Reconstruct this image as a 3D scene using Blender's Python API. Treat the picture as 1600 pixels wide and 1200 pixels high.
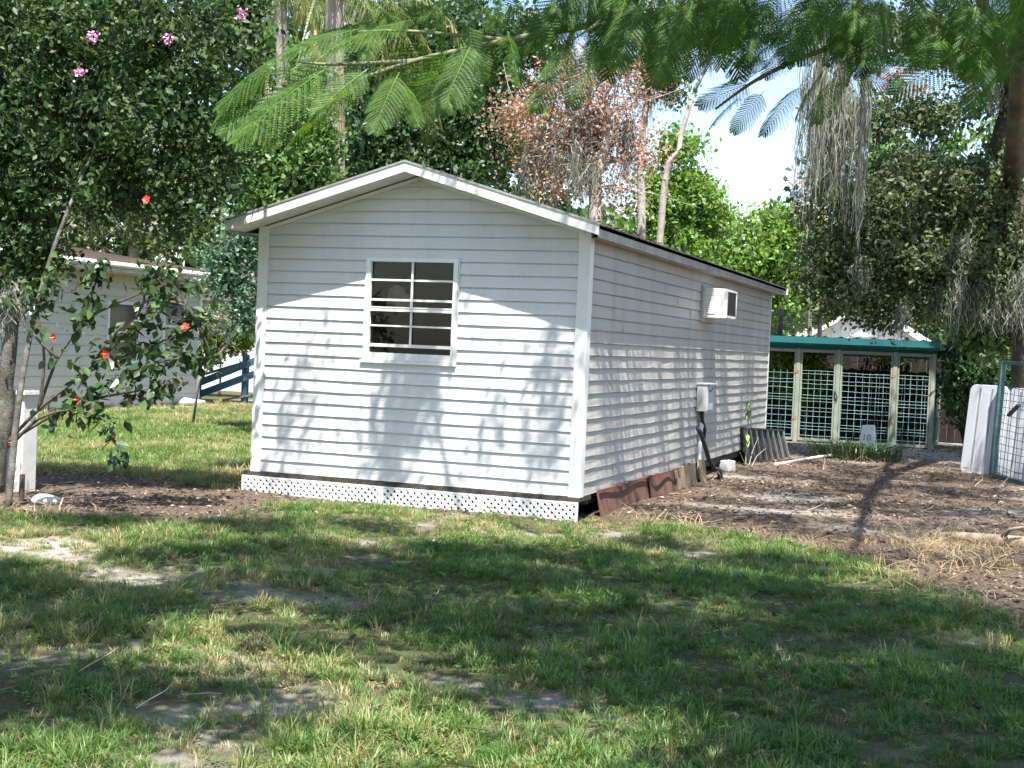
import bpy, bmesh, math, random
import numpy as np
from mathutils import Vector, Matrix
R = math.radians
random.seed(7)
RNG = np.random.default_rng(11)
scene = bpy.context.scene
for o in list(bpy.data.objects): bpy.data.objects.remove(o)
COL = scene.collection

# ---------------------------------------------------------------- camera
CAM = (3.5986, -11.5293, 1.6029)
yaw, pitch, roll = R(-20.3054), R(-1.5582), R(2.4461)
fw = Vector((math.sin(yaw)*math.cos(pitch), math.cos(yaw)*math.cos(pitch), math.sin(pitch)))
r0 = Vector((math.cos(yaw), -math.sin(yaw), 0)); u0 = r0.cross(fw)
ri = r0*math.cos(roll)+u0*math.sin(roll); up = u0*math.cos(roll)-r0*math.sin(roll)
cd = bpy.data.cameras.new('camera'); cam = bpy.data.objects.new('camera', cd); COL.objects.link(cam)
cam.matrix_world = Matrix(((ri.x, up.x, -fw.x, CAM[0]), (ri.y, up.y, -fw.y, CAM[1]), (ri.z, up.z, -fw.z, CAM[2]), (0, 0, 0, 1)))
cd.sensor_width = 36.0; cd.lens = 2130.49/1600*36.0
cd.clip_start = 0.05; cd.clip_end = 2000
scene.camera = cam

# ---------------------------------------------------------------- light
SUN = Vector((0.19, -0.40, 1.0)).normalized()          # towards the sun
el = math.asin(SUN.z); az = math.atan2(SUN.x, SUN.y)
world = bpy.data.worlds.new('World'); scene.world = world; world.use_nodes = True
wn = world.node_tree.nodes; wl = world.node_tree.links
sky = wn.new('ShaderNodeTexSky'); sky.sky_type = 'NISHITA'; sky.sun_disc = False
sky.sun_elevation = el; sky.sun_rotation = az; sky.air_density = 1.0; sky.dust_density = 1.0; sky.ozone_density = 1.0
wl.new(sky.outputs[0], wn['Background'].inputs[0]); wn['Background'].inputs[1].default_value = 0.11
sl = bpy.data.lights.new('sun', 'SUN'); sl.energy = 5.0; sl.angle = R(0.53); sl.color = (1.0, 0.96, 0.89)
so = bpy.data.objects.new('sun', sl); COL.objects.link(so); so.location = (5, -10, 25)
so.rotation_euler = (-SUN).to_track_quat('-Z', 'Y').to_euler()
scene.view_settings.view_transform = 'Standard'; scene.view_settings.look = 'None'
scene.view_settings.gamma = 1.0; scene.view_settings.use_curve_mapping = False
scene.view_settings.exposure = 1.6
scene.cycles.max_bounces = 5; scene.cycles.transparent_max_bounces = 8
scene.cycles.diffuse_bounces = 2; scene.cycles.glossy_bounces = 2; scene.cycles.transmission_bounces = 4

G = 0.10                                                # level of the yard

# ---------------------------------------------------------------- helpers
def tag(o, label=None, cat=None, group=None, kind=None):
    if label: o['label'] = label
    if cat: o['category'] = cat
    if group: o['group'] = group
    if kind: o['kind'] = kind
    return o
def empty(name, loc=(0, 0, 0), label=None, cat=None, group=None, parent=None):
    o = bpy.data.objects.new(name, None); COL.objects.link(o); o.location = loc
    o.empty_display_size = .2
    if parent: o.parent = parent
    return tag(o, label, cat, group)
def link(name, me, parent=None):
    o = bpy.data.objects.new(name, me); COL.objects.link(o)
    if parent: o.parent = parent
    return o
class MB:
    """collects shapes in the parent's space and links them as one mesh"""
    def __init__(s): s.v = []; s.f = []
    def add(s, vs, fs):
        n = len(s.v); s.v += [tuple(v) for v in vs]; s.f += [tuple(i+n for i in f) for f in fs]; return s
    def box(s, a, b, bev=0):
        x0, y0, z0 = [min(p, q) for p, q in zip(a, b)]; x1, y1, z1 = [max(p, q) for p, q in zip(a, b)]
        return s.add([(x0,y0,z0),(x1,y0,z0),(x1,y1,z0),(x0,y1,z0),(x0,y0,z1),(x1,y0,z1),(x1,y1,z1),(x0,y1,z1)],
              [(0,3,2,1),(4,5,6,7),(0,1,5,4),(1,2,6,5),(2,3,7,6),(3,0,4,7)])
    def bar(s, p, q, w, h, upv=(0, 0, 1)):
        p, q = Vector(p), Vector(q); d = (q-p).normalized(); u = Vector(upv)
        sx = d.cross(u)
        if sx.length < 1e-4: sx = d.cross(Vector((1, 0, 0)))
        sx.normalize(); u = sx.cross(d)
        c = [sx*(-w/2)-u*(h/2), sx*(w/2)-u*(h/2), sx*(w/2)+u*(h/2), sx*(-w/2)+u*(h/2)]
        return s.add([p+k for k in c]+[q+k for k in c], [(0,1,2,3),(7,6,5,4),(0,4,5,1),(1,5,6,2),(2,6,7,3),(3,7,4,0)])
    def tube(s, pts, rad, n=8, cap=True):
        pts = [Vector(p) for p in pts]
        if not hasattr(rad, '__len__'): rad = [rad]*len(pts)
        ref = Vector((0.31, 0.17, 0.93)); rings = []
        for i, p in enumerate(pts):
            d = (pts[min(i+1, len(pts)-1)]-pts[max(i-1, 0)]).normalized()
            a = d.cross(ref)
            if a.length < .05: a = d.cross(Vector((1, 0, 0)))
            a.normalize(); b = d.cross(a)
            rings.append([p+(a*math.cos(t)+b*math.sin(t))*rad[i] for t in [2*math.pi*k/n for k in range(n)]])
        fs = []
        for i in range(len(pts)-1):
            for k in range(n): fs.append((i*n+k, i*n+(k+1) % n, (i+1)*n+(k+1) % n, (i+1)*n+k))
        if cap: fs += [tuple(range(n-1, -1, -1)), tuple((len(pts)-1)*n+k for k in range(n))]
        return s.add([v for r in rings for v in r], fs)
    def extrude(s, prof, o, ax, ay, d):
        """closed profile (a,b) in plane (ax,ay) from origin o swept along vector d"""
        o, ax, ay, d = Vector(o), Vector(ax), Vector(ay), Vector(d); n = len(prof)
        a = [o+ax*p[0]+ay*p[1] for p in prof]
        return s.add(a+[p+d for p in a], [tuple(range(n-1, -1, -1)), tuple(range(n, 2*n))]+[(i, (i+1) % n, n+(i+1) % n, n+i) for i in range(n)])
    def build(s, name, mat, parent=None, smooth=False, bevel=0):
        me = bpy.data.meshes.new(name); me.from_pydata(s.v, [], s.f); me.materials.append(mat); me.update()
        bm = bmesh.new(); bm.from_mesh(me); bmesh.ops.recalc_face_normals(bm, faces=bm.faces)
        if bevel: bmesh.ops.bevel(bm, geom=bm.edges[:], offset=bevel, segments=2, affect='EDGES', profile=.6)
        bm.to_mesh(me); bm.free()
        if smooth: me.polygons.foreach_set('use_smooth', [True]*len(me.polygons))
        return link(name, me, parent)
def npmesh(name, V, F, mat, tint=None, k=4):
    """big mesh from numpy arrays; tint is one value per face corner group (per face)"""
    me = bpy.data.meshes.new(name); nv, nf = len(V), len(F)
    me.vertices.add(nv); me.vertices.foreach_set('co', np.ascontiguousarray(V, dtype=np.float32).ravel())
    me.loops.add(nf*k); me.loops.foreach_set('vertex_index', np.ascontiguousarray(F, dtype=np.int32).ravel())
    me.polygons.add(nf); me.polygons.foreach_set('loop_start', np.arange(0, nf*k, k, dtype=np.int32))
    me.update(calc_edges=True)
    if tint is not None:
        at = me.attributes.new('tint', 'FLOAT', 'FACE'); at.data.foreach_set('value', np.ascontiguousarray(tint, dtype=np.float32))
    me.materials.append(mat); me.validate(); return me
def vnoise(x, y, seed=0):
    """smooth value noise, arrays in, 0..1 out"""
    x = np.asarray(x, float); y = np.asarray(y, float)
    xi = np.floor(x).astype(np.int64); yi = np.floor(y).astype(np.int64); fx = x-xi; fy = y-yi
    fx = fx*fx*(3-2*fx); fy = fy*fy*(3-2*fy)
    def h(a, b):
        n = (a*374761393+b*668265263+seed*982451653) & 0x7fffffff
        n = ((n ^ (n >> 13))*1274126177) & 0x7fffffff
        return ((n ^ (n >> 16)) & 0xffff)/65535.0
    return (h(xi, yi)*(1-fx)+h(xi+1, yi)*fx)*(1-fy)+(h(xi, yi+1)*(1-fx)+h(xi+1, yi+1)*fx)*fy
def fbm(x, y, seed=0, o=3):
    t = 0; a = 1; s = 0
    for i in range(o): t = t+a*vnoise(np.asarray(x)*2**i, np.asarray(y)*2**i, seed+i*17); s += a; a *= .5
    return t/s

# ---------------------------------------------------------------- materials
def nodes(name):
    m = bpy.data.materials.new(name); m.use_nodes = True
    n = m.node_tree.nodes; return m, n, m.node_tree.links, n['Principled BSDF']
def ramp(n, l, src, stops):
    r = n.new('ShaderNodeValToRGB'); l.new(src, r.inputs[0]); e = r.color_ramp.elements
    while len(e) < len(stops): e.new(.5)
    for q, (p, c) in zip(e, stops): q.position = p; q.color = tuple(c)+(1,)
    return r
def noise(n, l, scale, detail=4, rough=.55, coord='Object', vec=None):
    t = n.new('ShaderNodeTexNoise'); t.inputs['Scale'].default_value = scale; t.inputs['Detail'].default_value = detail; t.inputs['Roughness'].default_value = rough
    if vec is None:
        tc = n.new('ShaderNodeTexCoord'); vec = tc.outputs[coord]
    l.new(vec, t.inputs['Vector']); return t
def plain(name, c, rough=.6, var=.12, scale=6, bump=0, spec=.4, metal=0, dirt=None, dscale=2.5, damt=.5):
    """base colour with fine tonal noise, optional dirt patches and bump"""
    m, n, l, b = nodes(name)
    t = noise(n, l, scale)
    lo = [max(0, k*(1-var)) for k in c]; hi = [min(1, k*(1+var)) for k in c]
    r = ramp(n, l, t.outputs[0], [(.3, lo), (.7, hi)]); out = r.outputs[0]
    if dirt:
        t2 = noise(n, l, dscale, 6, .65); q = ramp(n, l, t2.outputs[0], [(.48, (0, 0, 0)), (.72, (damt,)*3)])
        mx = n.new('ShaderNodeMixRGB'); l.new(q.outputs[0], mx.inputs[0]); l.new(out, mx.inputs[1]); mx.inputs[2].default_value = tuple(dirt)+(1,); out = mx.outputs[0]
    l.new(out, b.inputs['Base Color']); b.inputs['Roughness'].default_value = rough
    b.inputs['Specular IOR Level'].default_value = spec; b.inputs['Metallic'].default_value = metal
    if bump:
        bp = n.new('ShaderNodeBump'); bp.inputs['Strength'].default_value = bump; bp.inputs['Distance'].default_value = .01
        t3 = noise(n, l, scale*6); l.new(t3.outputs[0], bp.inputs['Height']); l.new(bp.outputs[0], b.inputs['Normal'])
    return m
def leafmat(name, stops, trans=.35, rough=.45, spec=.5, attr='tint', inst=False):
    """leaf: diffuse + translucent, colour picked per leaf"""
    m, n, l, b = nodes(name)
    a = n.new('ShaderNodeAttribute'); a.attribute_name = attr
    if inst: a.attribute_type = 'INSTANCER'
    r = ramp(n, l, a.outputs['Fac'], stops)
    l.new(r.outputs[0], b.inputs['Base Color']); b.inputs['Roughness'].default_value = rough; b.inputs['Specular IOR Level'].default_value = spec
    tr = n.new('ShaderNodeBsdfTranslucent'); hs = n.new('ShaderNodeHueSaturation'); hs.inputs['Saturation'].default_value = 1.15; hs.inputs['Value'].default_value = 1.5
    hs.inputs['Hue'].default_value = .485
    l.new(r.outputs[0], hs.inputs['Color']); l.new(hs.outputs[0], tr.inputs[0])
    mx = n.new('ShaderNodeMixShader'); mx.inputs[0].default_value = trans
    l.new(b.outputs[0], mx.inputs[1]); l.new(tr.outputs[0], mx.inputs[2]); l.new(mx.outputs[0], n['Material Output'].inputs[0])
    return m
LEAF = {
 'myrtle': leafmat('leaf_myrtle', [(0, (.018, .036, .014)), (.6, (.045, .085, .028)), (.93, (.09, .14, .035)), (1, (.25, .2, .05))], .3, .5, .3),
 'olive': leafmat('leaf_olive', [(0, (0.054, 0.084, 0.030)), (.6, (0.120, 0.168, 0.060)), (1, (0.228, 0.252, 0.108))], .35, .5),
 'blue': leafmat('leaf_blue', [(0, (0.049, 0.098, 0.063)), (.6, (0.112, 0.196, 0.119)), (1, (0.210, 0.308, 0.182))], .3),
 'yellow': leafmat('leaf_yellow', [(0, (.06, .10, .02)), (.6, (.14, .20, .045)), (1, (.24, .28, .07))], .4),
 'mid': leafmat('leaf_mid', [(0, (0.039, 0.085, 0.023)), (.6, (0.098, 0.182, 0.046)), (1, (0.182, 0.273, 0.072))], .35),
 'dark': leafmat('leaf_dark', [(0, (0.020, 0.047, 0.019)), (.6, (0.054, 0.108, 0.038)), (1, (0.108, 0.176, 0.061))], .3),
 'bright': leafmat('leaf_bright', [(0, (0.075, 0.150, 0.031)), (.6, (0.150, 0.263, 0.062)), (1, (0.250, 0.375, 0.100))], .42),
 'oak': leafmat('leaf_oak', [(0, (.035, .058, .026)), (.6, (.09, .125, .055)), (.95, (.16, .19, .085)), (1, (.25, .18, .08))], .32, .5, .3),
 'copper': leafmat('leaf_copper', [(0, (0.196, 0.109, 0.069)), (.6, (0.391, 0.241, 0.161)), (1, (0.529, 0.380, 0.287))], .35, .6, .3),
 'mimosa': leafmat('leaf_mimosa', [(0, (.035, .085, .02)), (.6, (.07, .15, .03)), (1, (.13, .23, .04))], .45, .5, .35),
}
MOSS = leafmat('spanish_moss', [(0, (.12, .125, .10)), (.6, (.22, .225, .185)), (1, (.33, .33, .27))], .25, .8, .2)
BARK = plain('bark', (.17, .14, .115), .9, .45, 5, .9, .2, dirt=(.30, .31, .26), dscale=4, damt=.8)
BARKD = plain('bark_dark', (.075, .062, .05), .9, .4, 5, .9, .2, dirt=(.13, .13, .07), dscale=3, damt=.7)
BARKP = plain('bark_pale', (.34, .31, .27), .9, .3, 5, .8, .2, dirt=(.16, .14, .12), dscale=3, damt=.7)
BARKL = plain('bark_lichen', (.085, .078, .066), .9, .4, 9, .9, .2, dirt=(.27, .28, .25), dscale=7, damt=.6)
TREES = [{'bare': 0,
  'blobs': [(-4.86, -1.57, 4.17, 0.69, 0.55, 0.63, 13200), (-4.17, -1.31, 4.26, 0.74, 0.6, 0.54, 12350), (-3.47, -1.06, 4.18, 0.54, 0.44, 0.54, 9025), (-3.62, -0.03, 4.6, 0.28, 0.22, 0.43, 3150),
            (-4.66, -1.52, 3.38, 0.69, 0.55, 0.52, 10800), (-3.97, -1.26, 3.47, 0.74, 0.6, 0.49, 11050), (-3.32, -1.02, 3.44, 0.43, 0.34, 0.43, 5625), (-3.11, -0.96, 3.05, 0.24, 0.19, 0.29, 2100),
            (-4.37, -1.43, 2.82, 0.63, 0.5, 0.34, 6600), (-3.72, -1.19, 2.91, 0.52, 0.41, 0.29, 4500), (-4.78, -1.59, 2.52, 0.34, 0.27, 0.46, 4800), (-3.39, -1.07, 2.64, 0.31, 0.25, 0.23, 2200),
            (-5.35, -1.78, 3.06, 0.52, 0.41, 1.49, 23400), (-4.84, -1.62, 2.05, 0.29, 0.23, 0.31, 2750), (-4.61, -1.53, 2.27, 0.29, 0.23, 0.23, 2000), (-3.89, -0.13, 4.77, 0.5, 0.4, 0.31, 4000)],
  'br': 14,
  'cat': 'tree',
  'clump': 0.17,
  'col': 'myrtle',
  'group': None,
  'label': 'dark leafy crape myrtle with lichen covered stems at the left edge',
  'leaf': 0.066,
  'moss': [(-4.2, -1.37, 2.83, 0.09, 0.52), (-4.8, -1.39, 2.3, 0.08, 0.52), (-5.02, -1.49, 1.77, 0.08, 0.63), (-3.55, -1.12, 3.2, 0.08, 0.34)],
  'n': 33000,
  'name': 'crape_myrtle',
  'r': 0.085,
  'seed': 0,
  'trunk': [(-4.98, -1.7, 0.1), (-4.88, -1.68, 0.85), (-4.81, -1.61, 2.11), (-4.54, -1.48, 3.1)]},
 {'bare': 0,
  'blobs': [(-21.96, 21.78, 5.06, 2.25, 1.8, 1.6, 10200), (-19.83, 22.56, 4.87, 1.88, 1.5, 1.13, 6000), (-18.76, 22.95, 4.45, 1.13, 0.9, 0.84, 2700), (-23.53, 21.19, 4.8, 1.69, 1.35, 1.5, 7200),
            (-20.71, 22.29, 6.62, 2.07, 1.65, 1.31, 7700)],
  'br': 6,
  'cat': 'tree',
  'clump': 0.6,
  'col': 'olive',
  'group': 'trees far behind the yard',
  'label': 'pale green tree rising behind the shingled roof of the house',
  'leaf': 0.19,
  'moss': [(-20.64, 22.27, 5.12, 0.38, 1.31)],
  'n': 7000,
  'name': 'shade_tree',
  'r': 0.22,
  'seed': 0,
  'trunk': [(-20.6, 22.16, 0.1), (-20.78, 22.17, 3.42), (-20.99, 22.14, 5.1)]},
 {'bare': 0,
  'blobs': [(-7.79, 6.69, 2.67, 0.32, 0.25, 0.44, 1440), (-7.63, 6.76, 3.12, 0.3, 0.24, 0.49, 1500), (-7.96, 6.62, 2.42, 0.22, 0.17, 0.22, 484), (-7.58, 6.75, 2.04, 0.22, 0.17, 0.49, 1100),
            (-7.94, 6.64, 2.86, 0.22, 0.17, 0.3, 660)],
  'br': 6,
  'cat': 'tree',
  'clump': 0.28,
  'col': 'blue',
  'group': None,
  'label': 'feathery bluish green tree between the house and the shed',
  'leaf': 0.085,
  'moss': [],
  'n': 4200,
  'name': 'feathery_tree',
  'r': 0.06,
  'seed': 0,
  'trunk': [(-7.29, 6.83, 0.1), (-7.34, 6.83, 1.85), (-7.53, 6.79, 2.83)]},
 {'bare': 0,
  'blobs': [(-14.51, 16.97, 1.72, 0.53, 0.42, 0.62, 1360), (-14.08, 17.13, 1.66, 0.4, 0.32, 0.68, 1144), (-14.71, 16.89, 1.25, 0.31, 0.25, 0.46, 600)],
  'br': 4,
  'cat': 'bush',
  'clump': 0.25,
  'col': 'yellow',
  'group': None,
  'label': 'sunlit yellow green bush beside the blue ramp railing',
  'leaf': 0.12,
  'moss': [],
  'n': 3600,
  'name': 'bush',
  'r': 0.03,
  'seed': 0,
  'trunk': [(-14.48, 16.96, 0.1), (-14.47, 16.97, 1.02)]},
 {'bare': 0,
  'blobs': [(-6.15, 5.2, 3.98, 0.54, 0.43, 0.54, 3600), (-5.83, 5.33, 4.26, 0.4, 0.32, 0.45, 2250), (-6.29, 5.13, 3.52, 0.45, 0.36, 0.45, 2500), (-5.63, 5.38, 3.73, 0.27, 0.21, 0.36, 1200),
            (-6.54, 5.06, 4.23, 0.36, 0.29, 0.36, 1600), (-5.93, 5.3, 4.7, 0.45, 0.36, 0.27, 1500)],
  'br': 8,
  'cat': 'tree',
  'clump': 0.22,
  'col': 'mid',
  'group': None,
  'label': 'mid green understory tree left of the palm trunk above the shed roof',
  'leaf': 0.09,
  'moss': [],
  'n': 13000,
  'name': 'understory_tree',
  'r': 0.09,
  'seed': 0,
  'trunk': [(-5.89, 5.22, 0.1), (-5.99, 5.22, 2.74), (-6.05, 5.23, 3.63)]},
 {'bare': 0,
  'blobs': [(-7.5, 11.14, 5.51, 0.82, 0.66, 0.88, 5250), (-6.63, 11.47, 5.67, 0.94, 0.75, 0.82, 5600), (-5.85, 11.75, 5.47, 0.65, 0.52, 0.7, 3300), (-7.02, 11.3, 4.71, 1.06, 0.84, 0.47, 3600),
            (-6.14, 11.62, 4.69, 0.82, 0.66, 0.47, 2800), (-7.79, 11.01, 4.68, 0.47, 0.38, 0.47, 1600), (-6.68, 11.48, 6.61, 0.94, 0.75, 0.59, 4000), (-7.56, 11.15, 6.57, 0.7, 0.56, 0.7, 3600),
            (-5.68, 11.84, 6.42, 0.53, 0.42, 0.59, 2250), (-6.28, 11.65, 7.39, 0.94, 0.75, 0.53, 3600), (-5.22, 12.04, 7.26, 0.53, 0.42, 0.59, 2250), (-7.27, 11.28, 7.4, 0.7, 0.56, 0.53, 2700)],
  'br': 10,
  'cat': 'tree',
  'clump': 0.35,
  'col': 'dark',
  'group': None,
  'label': 'dense dark green tree behind the shed right of the palm',
  'leaf': 0.115,
  'moss': [],
  'n': 29000,
  'name': 'dense_tree',
  'r': 0.2,
  'seed': 0,
  'trunk': [(-6.86, 11.26, 0.1), (-6.85, 11.32, 3.43), (-6.87, 11.36, 4.95)]},
 {'bare': 45,
  'blobs': [(-3.81, 10.38, 5.76, 0.81, 0.65, 0.54, 3750), (-3.01, 10.69, 6.01, 0.65, 0.52, 0.65, 3600), (-4.3, 10.19, 5.41, 0.54, 0.43, 0.38, 1750), (-3.63, 10.47, 6.31, 0.65, 0.52, 0.43, 2400),
            (-2.71, 10.77, 5.21, 0.49, 0.39, 0.65, 2700), (-4.61, 10.08, 5.56, 0.43, 0.35, 0.32, 1200), (-3.94, 10.3, 4.46, 0.54, 0.43, 0.43, 2000), (-2.93, 10.67, 4.39, 0.43, 0.35, 0.43, 1600),
            (-4.17, 10.23, 4.88, 0.43, 0.35, 0.38, 1400), (-3.27, 10.57, 5.19, 0.54, 0.43, 0.43, 2000), (-2.44, 10.86, 4.85, 0.24, 0.19, 0.32, 660)],
  'br': 26,
  'cat': 'tree',
  'clump': 0.42,
  'col': 'copper',
  'group': None,
  'label': 'dead tree with copper brown leaves and grey hanging moss behind the ridge',
  'leaf': 0.062,
  'moss': [(-3.98, 10.3, 5.21, 0.28, 1.19), (-3.59, 10.46, 5.44, 0.32, 1.51), (-3.27, 10.89, 5.4, 0.28, 1.4), (-3.67, 10.09, 4.85, 0.39, 0.97), (-3.24, 10.56, 4.49, 0.28, 0.65), (-2.93, 10.7, 5.37, 0.19, 1.3),
           (-4.21, 10.21, 4.77, 0.24, 0.76)],
  'n': 9500,
  'name': 'dead_tree',
  'r': 0.12,
  'seed': 0,
  'trunk': [(-3.14, 10.51, 0.1), (-3.21, 10.55, 3.95), (-3.11, 10.62, 5.03), (-3.12, 10.65, 6.22)]},
 {'bare': 0,
  'blobs': [(-3.46, 14.82, 7.19, 0.51, 0.41, 0.63, 2000), (-3.26, 14.91, 7.83, 0.57, 0.46, 0.57, 2025), (-3.63, 14.78, 8.07, 0.51, 0.41, 0.51, 1600), (-3.09, 14.95, 6.83, 0.35, 0.28, 0.38, 840)],
  'br': 7,
  'cat': 'tree',
  'clump': 0.3,
  'col': 'olive',
  'group': None,
  'label': 'slender pale trunk tree standing straight behind the shed roof',
  'leaf': 0.1,
  'moss': [(-3.46, 14.82, 7.06, 0.18, 1.39), (-3.15, 14.93, 6.95, 0.15, 1.01)],
  'n': 4000,
  'name': 'slender_tree',
  'r': 0.085,
  'seed': 0,
  'trunk': [(-3.42, 14.67, 0.1), (-3.54, 14.7, 4.14), (-3.59, 14.74, 6.04), (-3.5, 14.81, 7.44), (-3.52, 14.85, 8.84)]},
 {'bare': 0,
  'blobs': [(-1.99, 13.24, 7.64, 0.47, 0.38, 0.47, 1600), (-2.27, 13.14, 7.75, 0.47, 0.38, 0.47, 1600), (-1.75, 13.32, 7.18, 0.23, 0.19, 0.29, 500)],
  'br': 6,
  'cat': 'tree',
  'clump': 0.3,
  'col': 'olive',
  'group': None,
  'label': 'thin leaning tree with bare side branches against the sky gap',
  'leaf': 0.1,
  'moss': [(-1.96, 13.24, 7.06, 0.09, 0.59)],
  'n': 2200,
  'name': 'leaning_tree',
  'r': 0.06,
  'seed': 0,
  'trunk': [(-2.57, 12.85, 0.1), (-2.65, 12.91, 4.44), (-2.43, 13.02, 5.39), (-2.24, 13.12, 6.34), (-2.02, 13.21, 6.93), (-1.89, 13.29, 7.88)]},
 {'bare': 0,
  'blobs': [(-3.8, 18.93, 6.01, 0.47, 0.37, 0.87, 1920), (-3.55, 19.0, 5.15, 0.73, 0.58, 0.65, 2250), (-4.08, 18.79, 4.83, 0.65, 0.52, 0.73, 2250), (-3.12, 19.14, 4.73, 0.52, 0.42, 0.65, 1620),
            (-3.77, 18.88, 4.05, 0.87, 0.7, 0.58, 2400), (-4.79, 18.5, 3.93, 0.58, 0.47, 0.58, 1600), (-4.37, 18.69, 5.26, 0.44, 0.35, 0.58, 1200)],
  'br': 6,
  'cat': 'tree',
  'clump': 0.3,
  'col': 'bright',
  'group': None,
  'label': 'light green drooping tree just left of the sky gap',
  'leaf': 0.115,
  'moss': [],
  'n': 15000,
  'name': 'willow_tree',
  'r': 0.12,
  'seed': 0,
  'trunk': [(-3.44, 18.93, 0.1), (-3.58, 18.94, 3.54), (-3.67, 18.94, 4.85)]},
 {'bare': 0,
  'blobs': [(-3.21, 24.43, 4.43, 1.18, 0.95, 0.84, 3500), (-2.69, 24.65, 5.13, 0.61, 0.49, 0.57, 1224), (-3.65, 24.25, 3.74, 1.01, 0.81, 0.68, 2400), (-2.31, 24.75, 3.97, 0.84, 0.68, 1.01, 3000),
            (-1.96, 24.91, 4.83, 0.68, 0.54, 0.84, 2000), (-2.03, 24.83, 3.14, 0.68, 0.54, 0.68, 1600)],
  'br': 7,
  'cat': 'tree',
  'clump': 0.45,
  'col': 'bright',
  'group': 'trees far behind the yard',
  'label': 'bright sunlit green tree behind the far end of the shed',
  'leaf': 0.15,
  'moss': [],
  'n': 13000,
  'name': 'bright_tree',
  'r': 0.2,
  'seed': 0,
  'trunk': [(-2.75, 24.52, 0.1), (-2.87, 24.53, 3.27), (-2.96, 24.53, 4.61)]},
 {'bare': 0,
  'blobs': [(1.08, 10.0, 3.91, 0.89, 0.71, 0.59, 5400), (1.98, 10.35, 4.25, 0.79, 0.63, 0.59, 4800), (2.81, 10.66, 4.29, 0.69, 0.55, 0.59, 4200), (1.57, 10.17, 3.24, 0.99, 0.79, 0.59, 6000),
            (2.49, 10.51, 3.29, 0.89, 0.71, 0.59, 5400), (3.41, 10.85, 3.43, 0.69, 0.55, 0.69, 4900), (0.84, 9.89, 3.01, 0.59, 0.47, 0.49, 3000), (1.05, 9.95, 2.53, 0.69, 0.55, 0.3, 2100),
            (2.16, 10.37, 2.58, 0.79, 0.63, 0.34, 2800), (1.76, 10.21, 2.22, 0.35, 0.28, 0.16, 576), (3.27, 10.78, 2.63, 0.79, 0.63, 0.39, 3200), (1.19, 10.09, 5.3, 0.59, 0.47, 0.34, 2100),
            (2.2, 10.47, 5.44, 0.69, 0.55, 0.3, 2100), (3.1, 10.81, 6.08, 0.59, 0.47, 0.59, 3600), (2.51, 10.61, 6.64, 0.89, 0.71, 0.49, 4500), (1.4, 10.2, 6.69, 0.79, 0.63, 0.39, 3200),
            (0.67, 9.93, 6.56, 0.39, 0.32, 0.39, 1600), (3.53, 10.94, 4.81, 0.39, 0.32, 0.59, 2400)],
  'br': 14,
  'cat': 'tree',
  'clump': 0.3,
  'col': 'oak',
  'group': None,
  'label': 'large live oak with dark leaning trunk and hanging moss at the right',
  'leaf': 0.085,
  'moss': [(0.77, 9.41, 5.77, 0.34, 2.66), (1.0, 9.48, 5.2, 0.24, 2.27), (0.62, 9.56, 5.51, 0.22, 2.17), (1.11, 9.65, 5.9, 0.16, 1.77), (0.23, 9.7, 4.17, 0.1, 0.39), (1.54, 10.18, 3.93, 0.14, 0.79),
           (2.02, 9.78, 2.45, 0.09, 0.59), (2.46, 9.95, 2.71, 0.14, 0.89), (2.81, 10.08, 2.78, 0.22, 1.08), (3.18, 10.21, 2.75, 0.24, 1.08), (3.53, 10.35, 2.91, 0.24, 1.18), (1.31, 9.53, 3.0, 0.12, 0.69),
           (2.84, 10.18, 5.96, 0.14, 0.79), (2.13, 10.43, 4.95, 0.12, 0.69), (2.65, 9.93, 3.44, 0.16, 0.89), (1.73, 10.27, 4.73, 0.14, 0.89)],
  'n': 50000,
  'name': 'live_oak',
  'r': 0.3,
  'seed': 0,
  'trunk': [(4.05, 11.04, 0.1), (3.73, 10.95, 2.55), (3.37, 10.86, 4.31), (3.3, 10.87, 5.4), (3.5, 10.97, 6.39), (3.75, 11.11, 7.88)]},
 {'bare': 0,
  'blobs': [(-1.17, 19.88, 5.33, 0.38, 0.3, 0.52, 936), (-0.94, 19.95, 4.83, 0.29, 0.23, 0.29, 400), (0.84, 20.69, 7.53, 0.58, 0.47, 0.65, 1800), (0.55, 20.59, 7.96, 0.44, 0.35, 0.36, 750)],
  'br': 5,
  'cat': 'tree',
  'clump': 0.3,
  'col': 'copper',
  'group': None,
  'label': 'small tree of dead copper leaves hanging beside the sky gap',
  'leaf': 0.085,
  'moss': [],
  'n': 900,
  'name': 'copper_sapling',
  'r': 0.05,
  'seed': 0,
  'trunk': [(-0.71, 19.94, 0.1), (-0.99, 19.9, 3.66), (-1.12, 19.9, 5.26)]},
 {'bare': 0,
  'blobs': [(3.25, 12.9, 2.41, 0.43, 0.35, 0.39, 1440), (3.57, 13.01, 2.2, 0.32, 0.26, 0.43, 1200), (2.96, 12.78, 2.18, 0.27, 0.22, 0.32, 750)],
  'br': 5,
  'cat': 'bush',
  'clump': 0.3,
  'col': 'mid',
  'group': None,
  'label': 'glossy shrub with light leaves beside the leaning gate',
  'leaf': 0.13,
  'moss': [],
  'n': 3000,
  'name': 'shrub',
  'r': 0.04,
  'seed': 0,
  'trunk': [(3.38, 12.93, 0.1), (3.35, 12.92, 1.98)]},
 {'bare': 0,
  'blobs': [(2.75, 14.28, 1.29, 0.39, 0.31, 0.69, 2040), (3.18, 14.44, 1.19, 0.46, 0.37, 0.69, 2400), (3.61, 14.6, 1.32, 0.39, 0.31, 0.8, 2380), (2.59, 14.25, 2.2, 0.34, 0.28, 0.46, 1200),
            (3.91, 14.72, 1.8, 0.46, 0.37, 0.92, 3200)],
  'br': 5,
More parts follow.
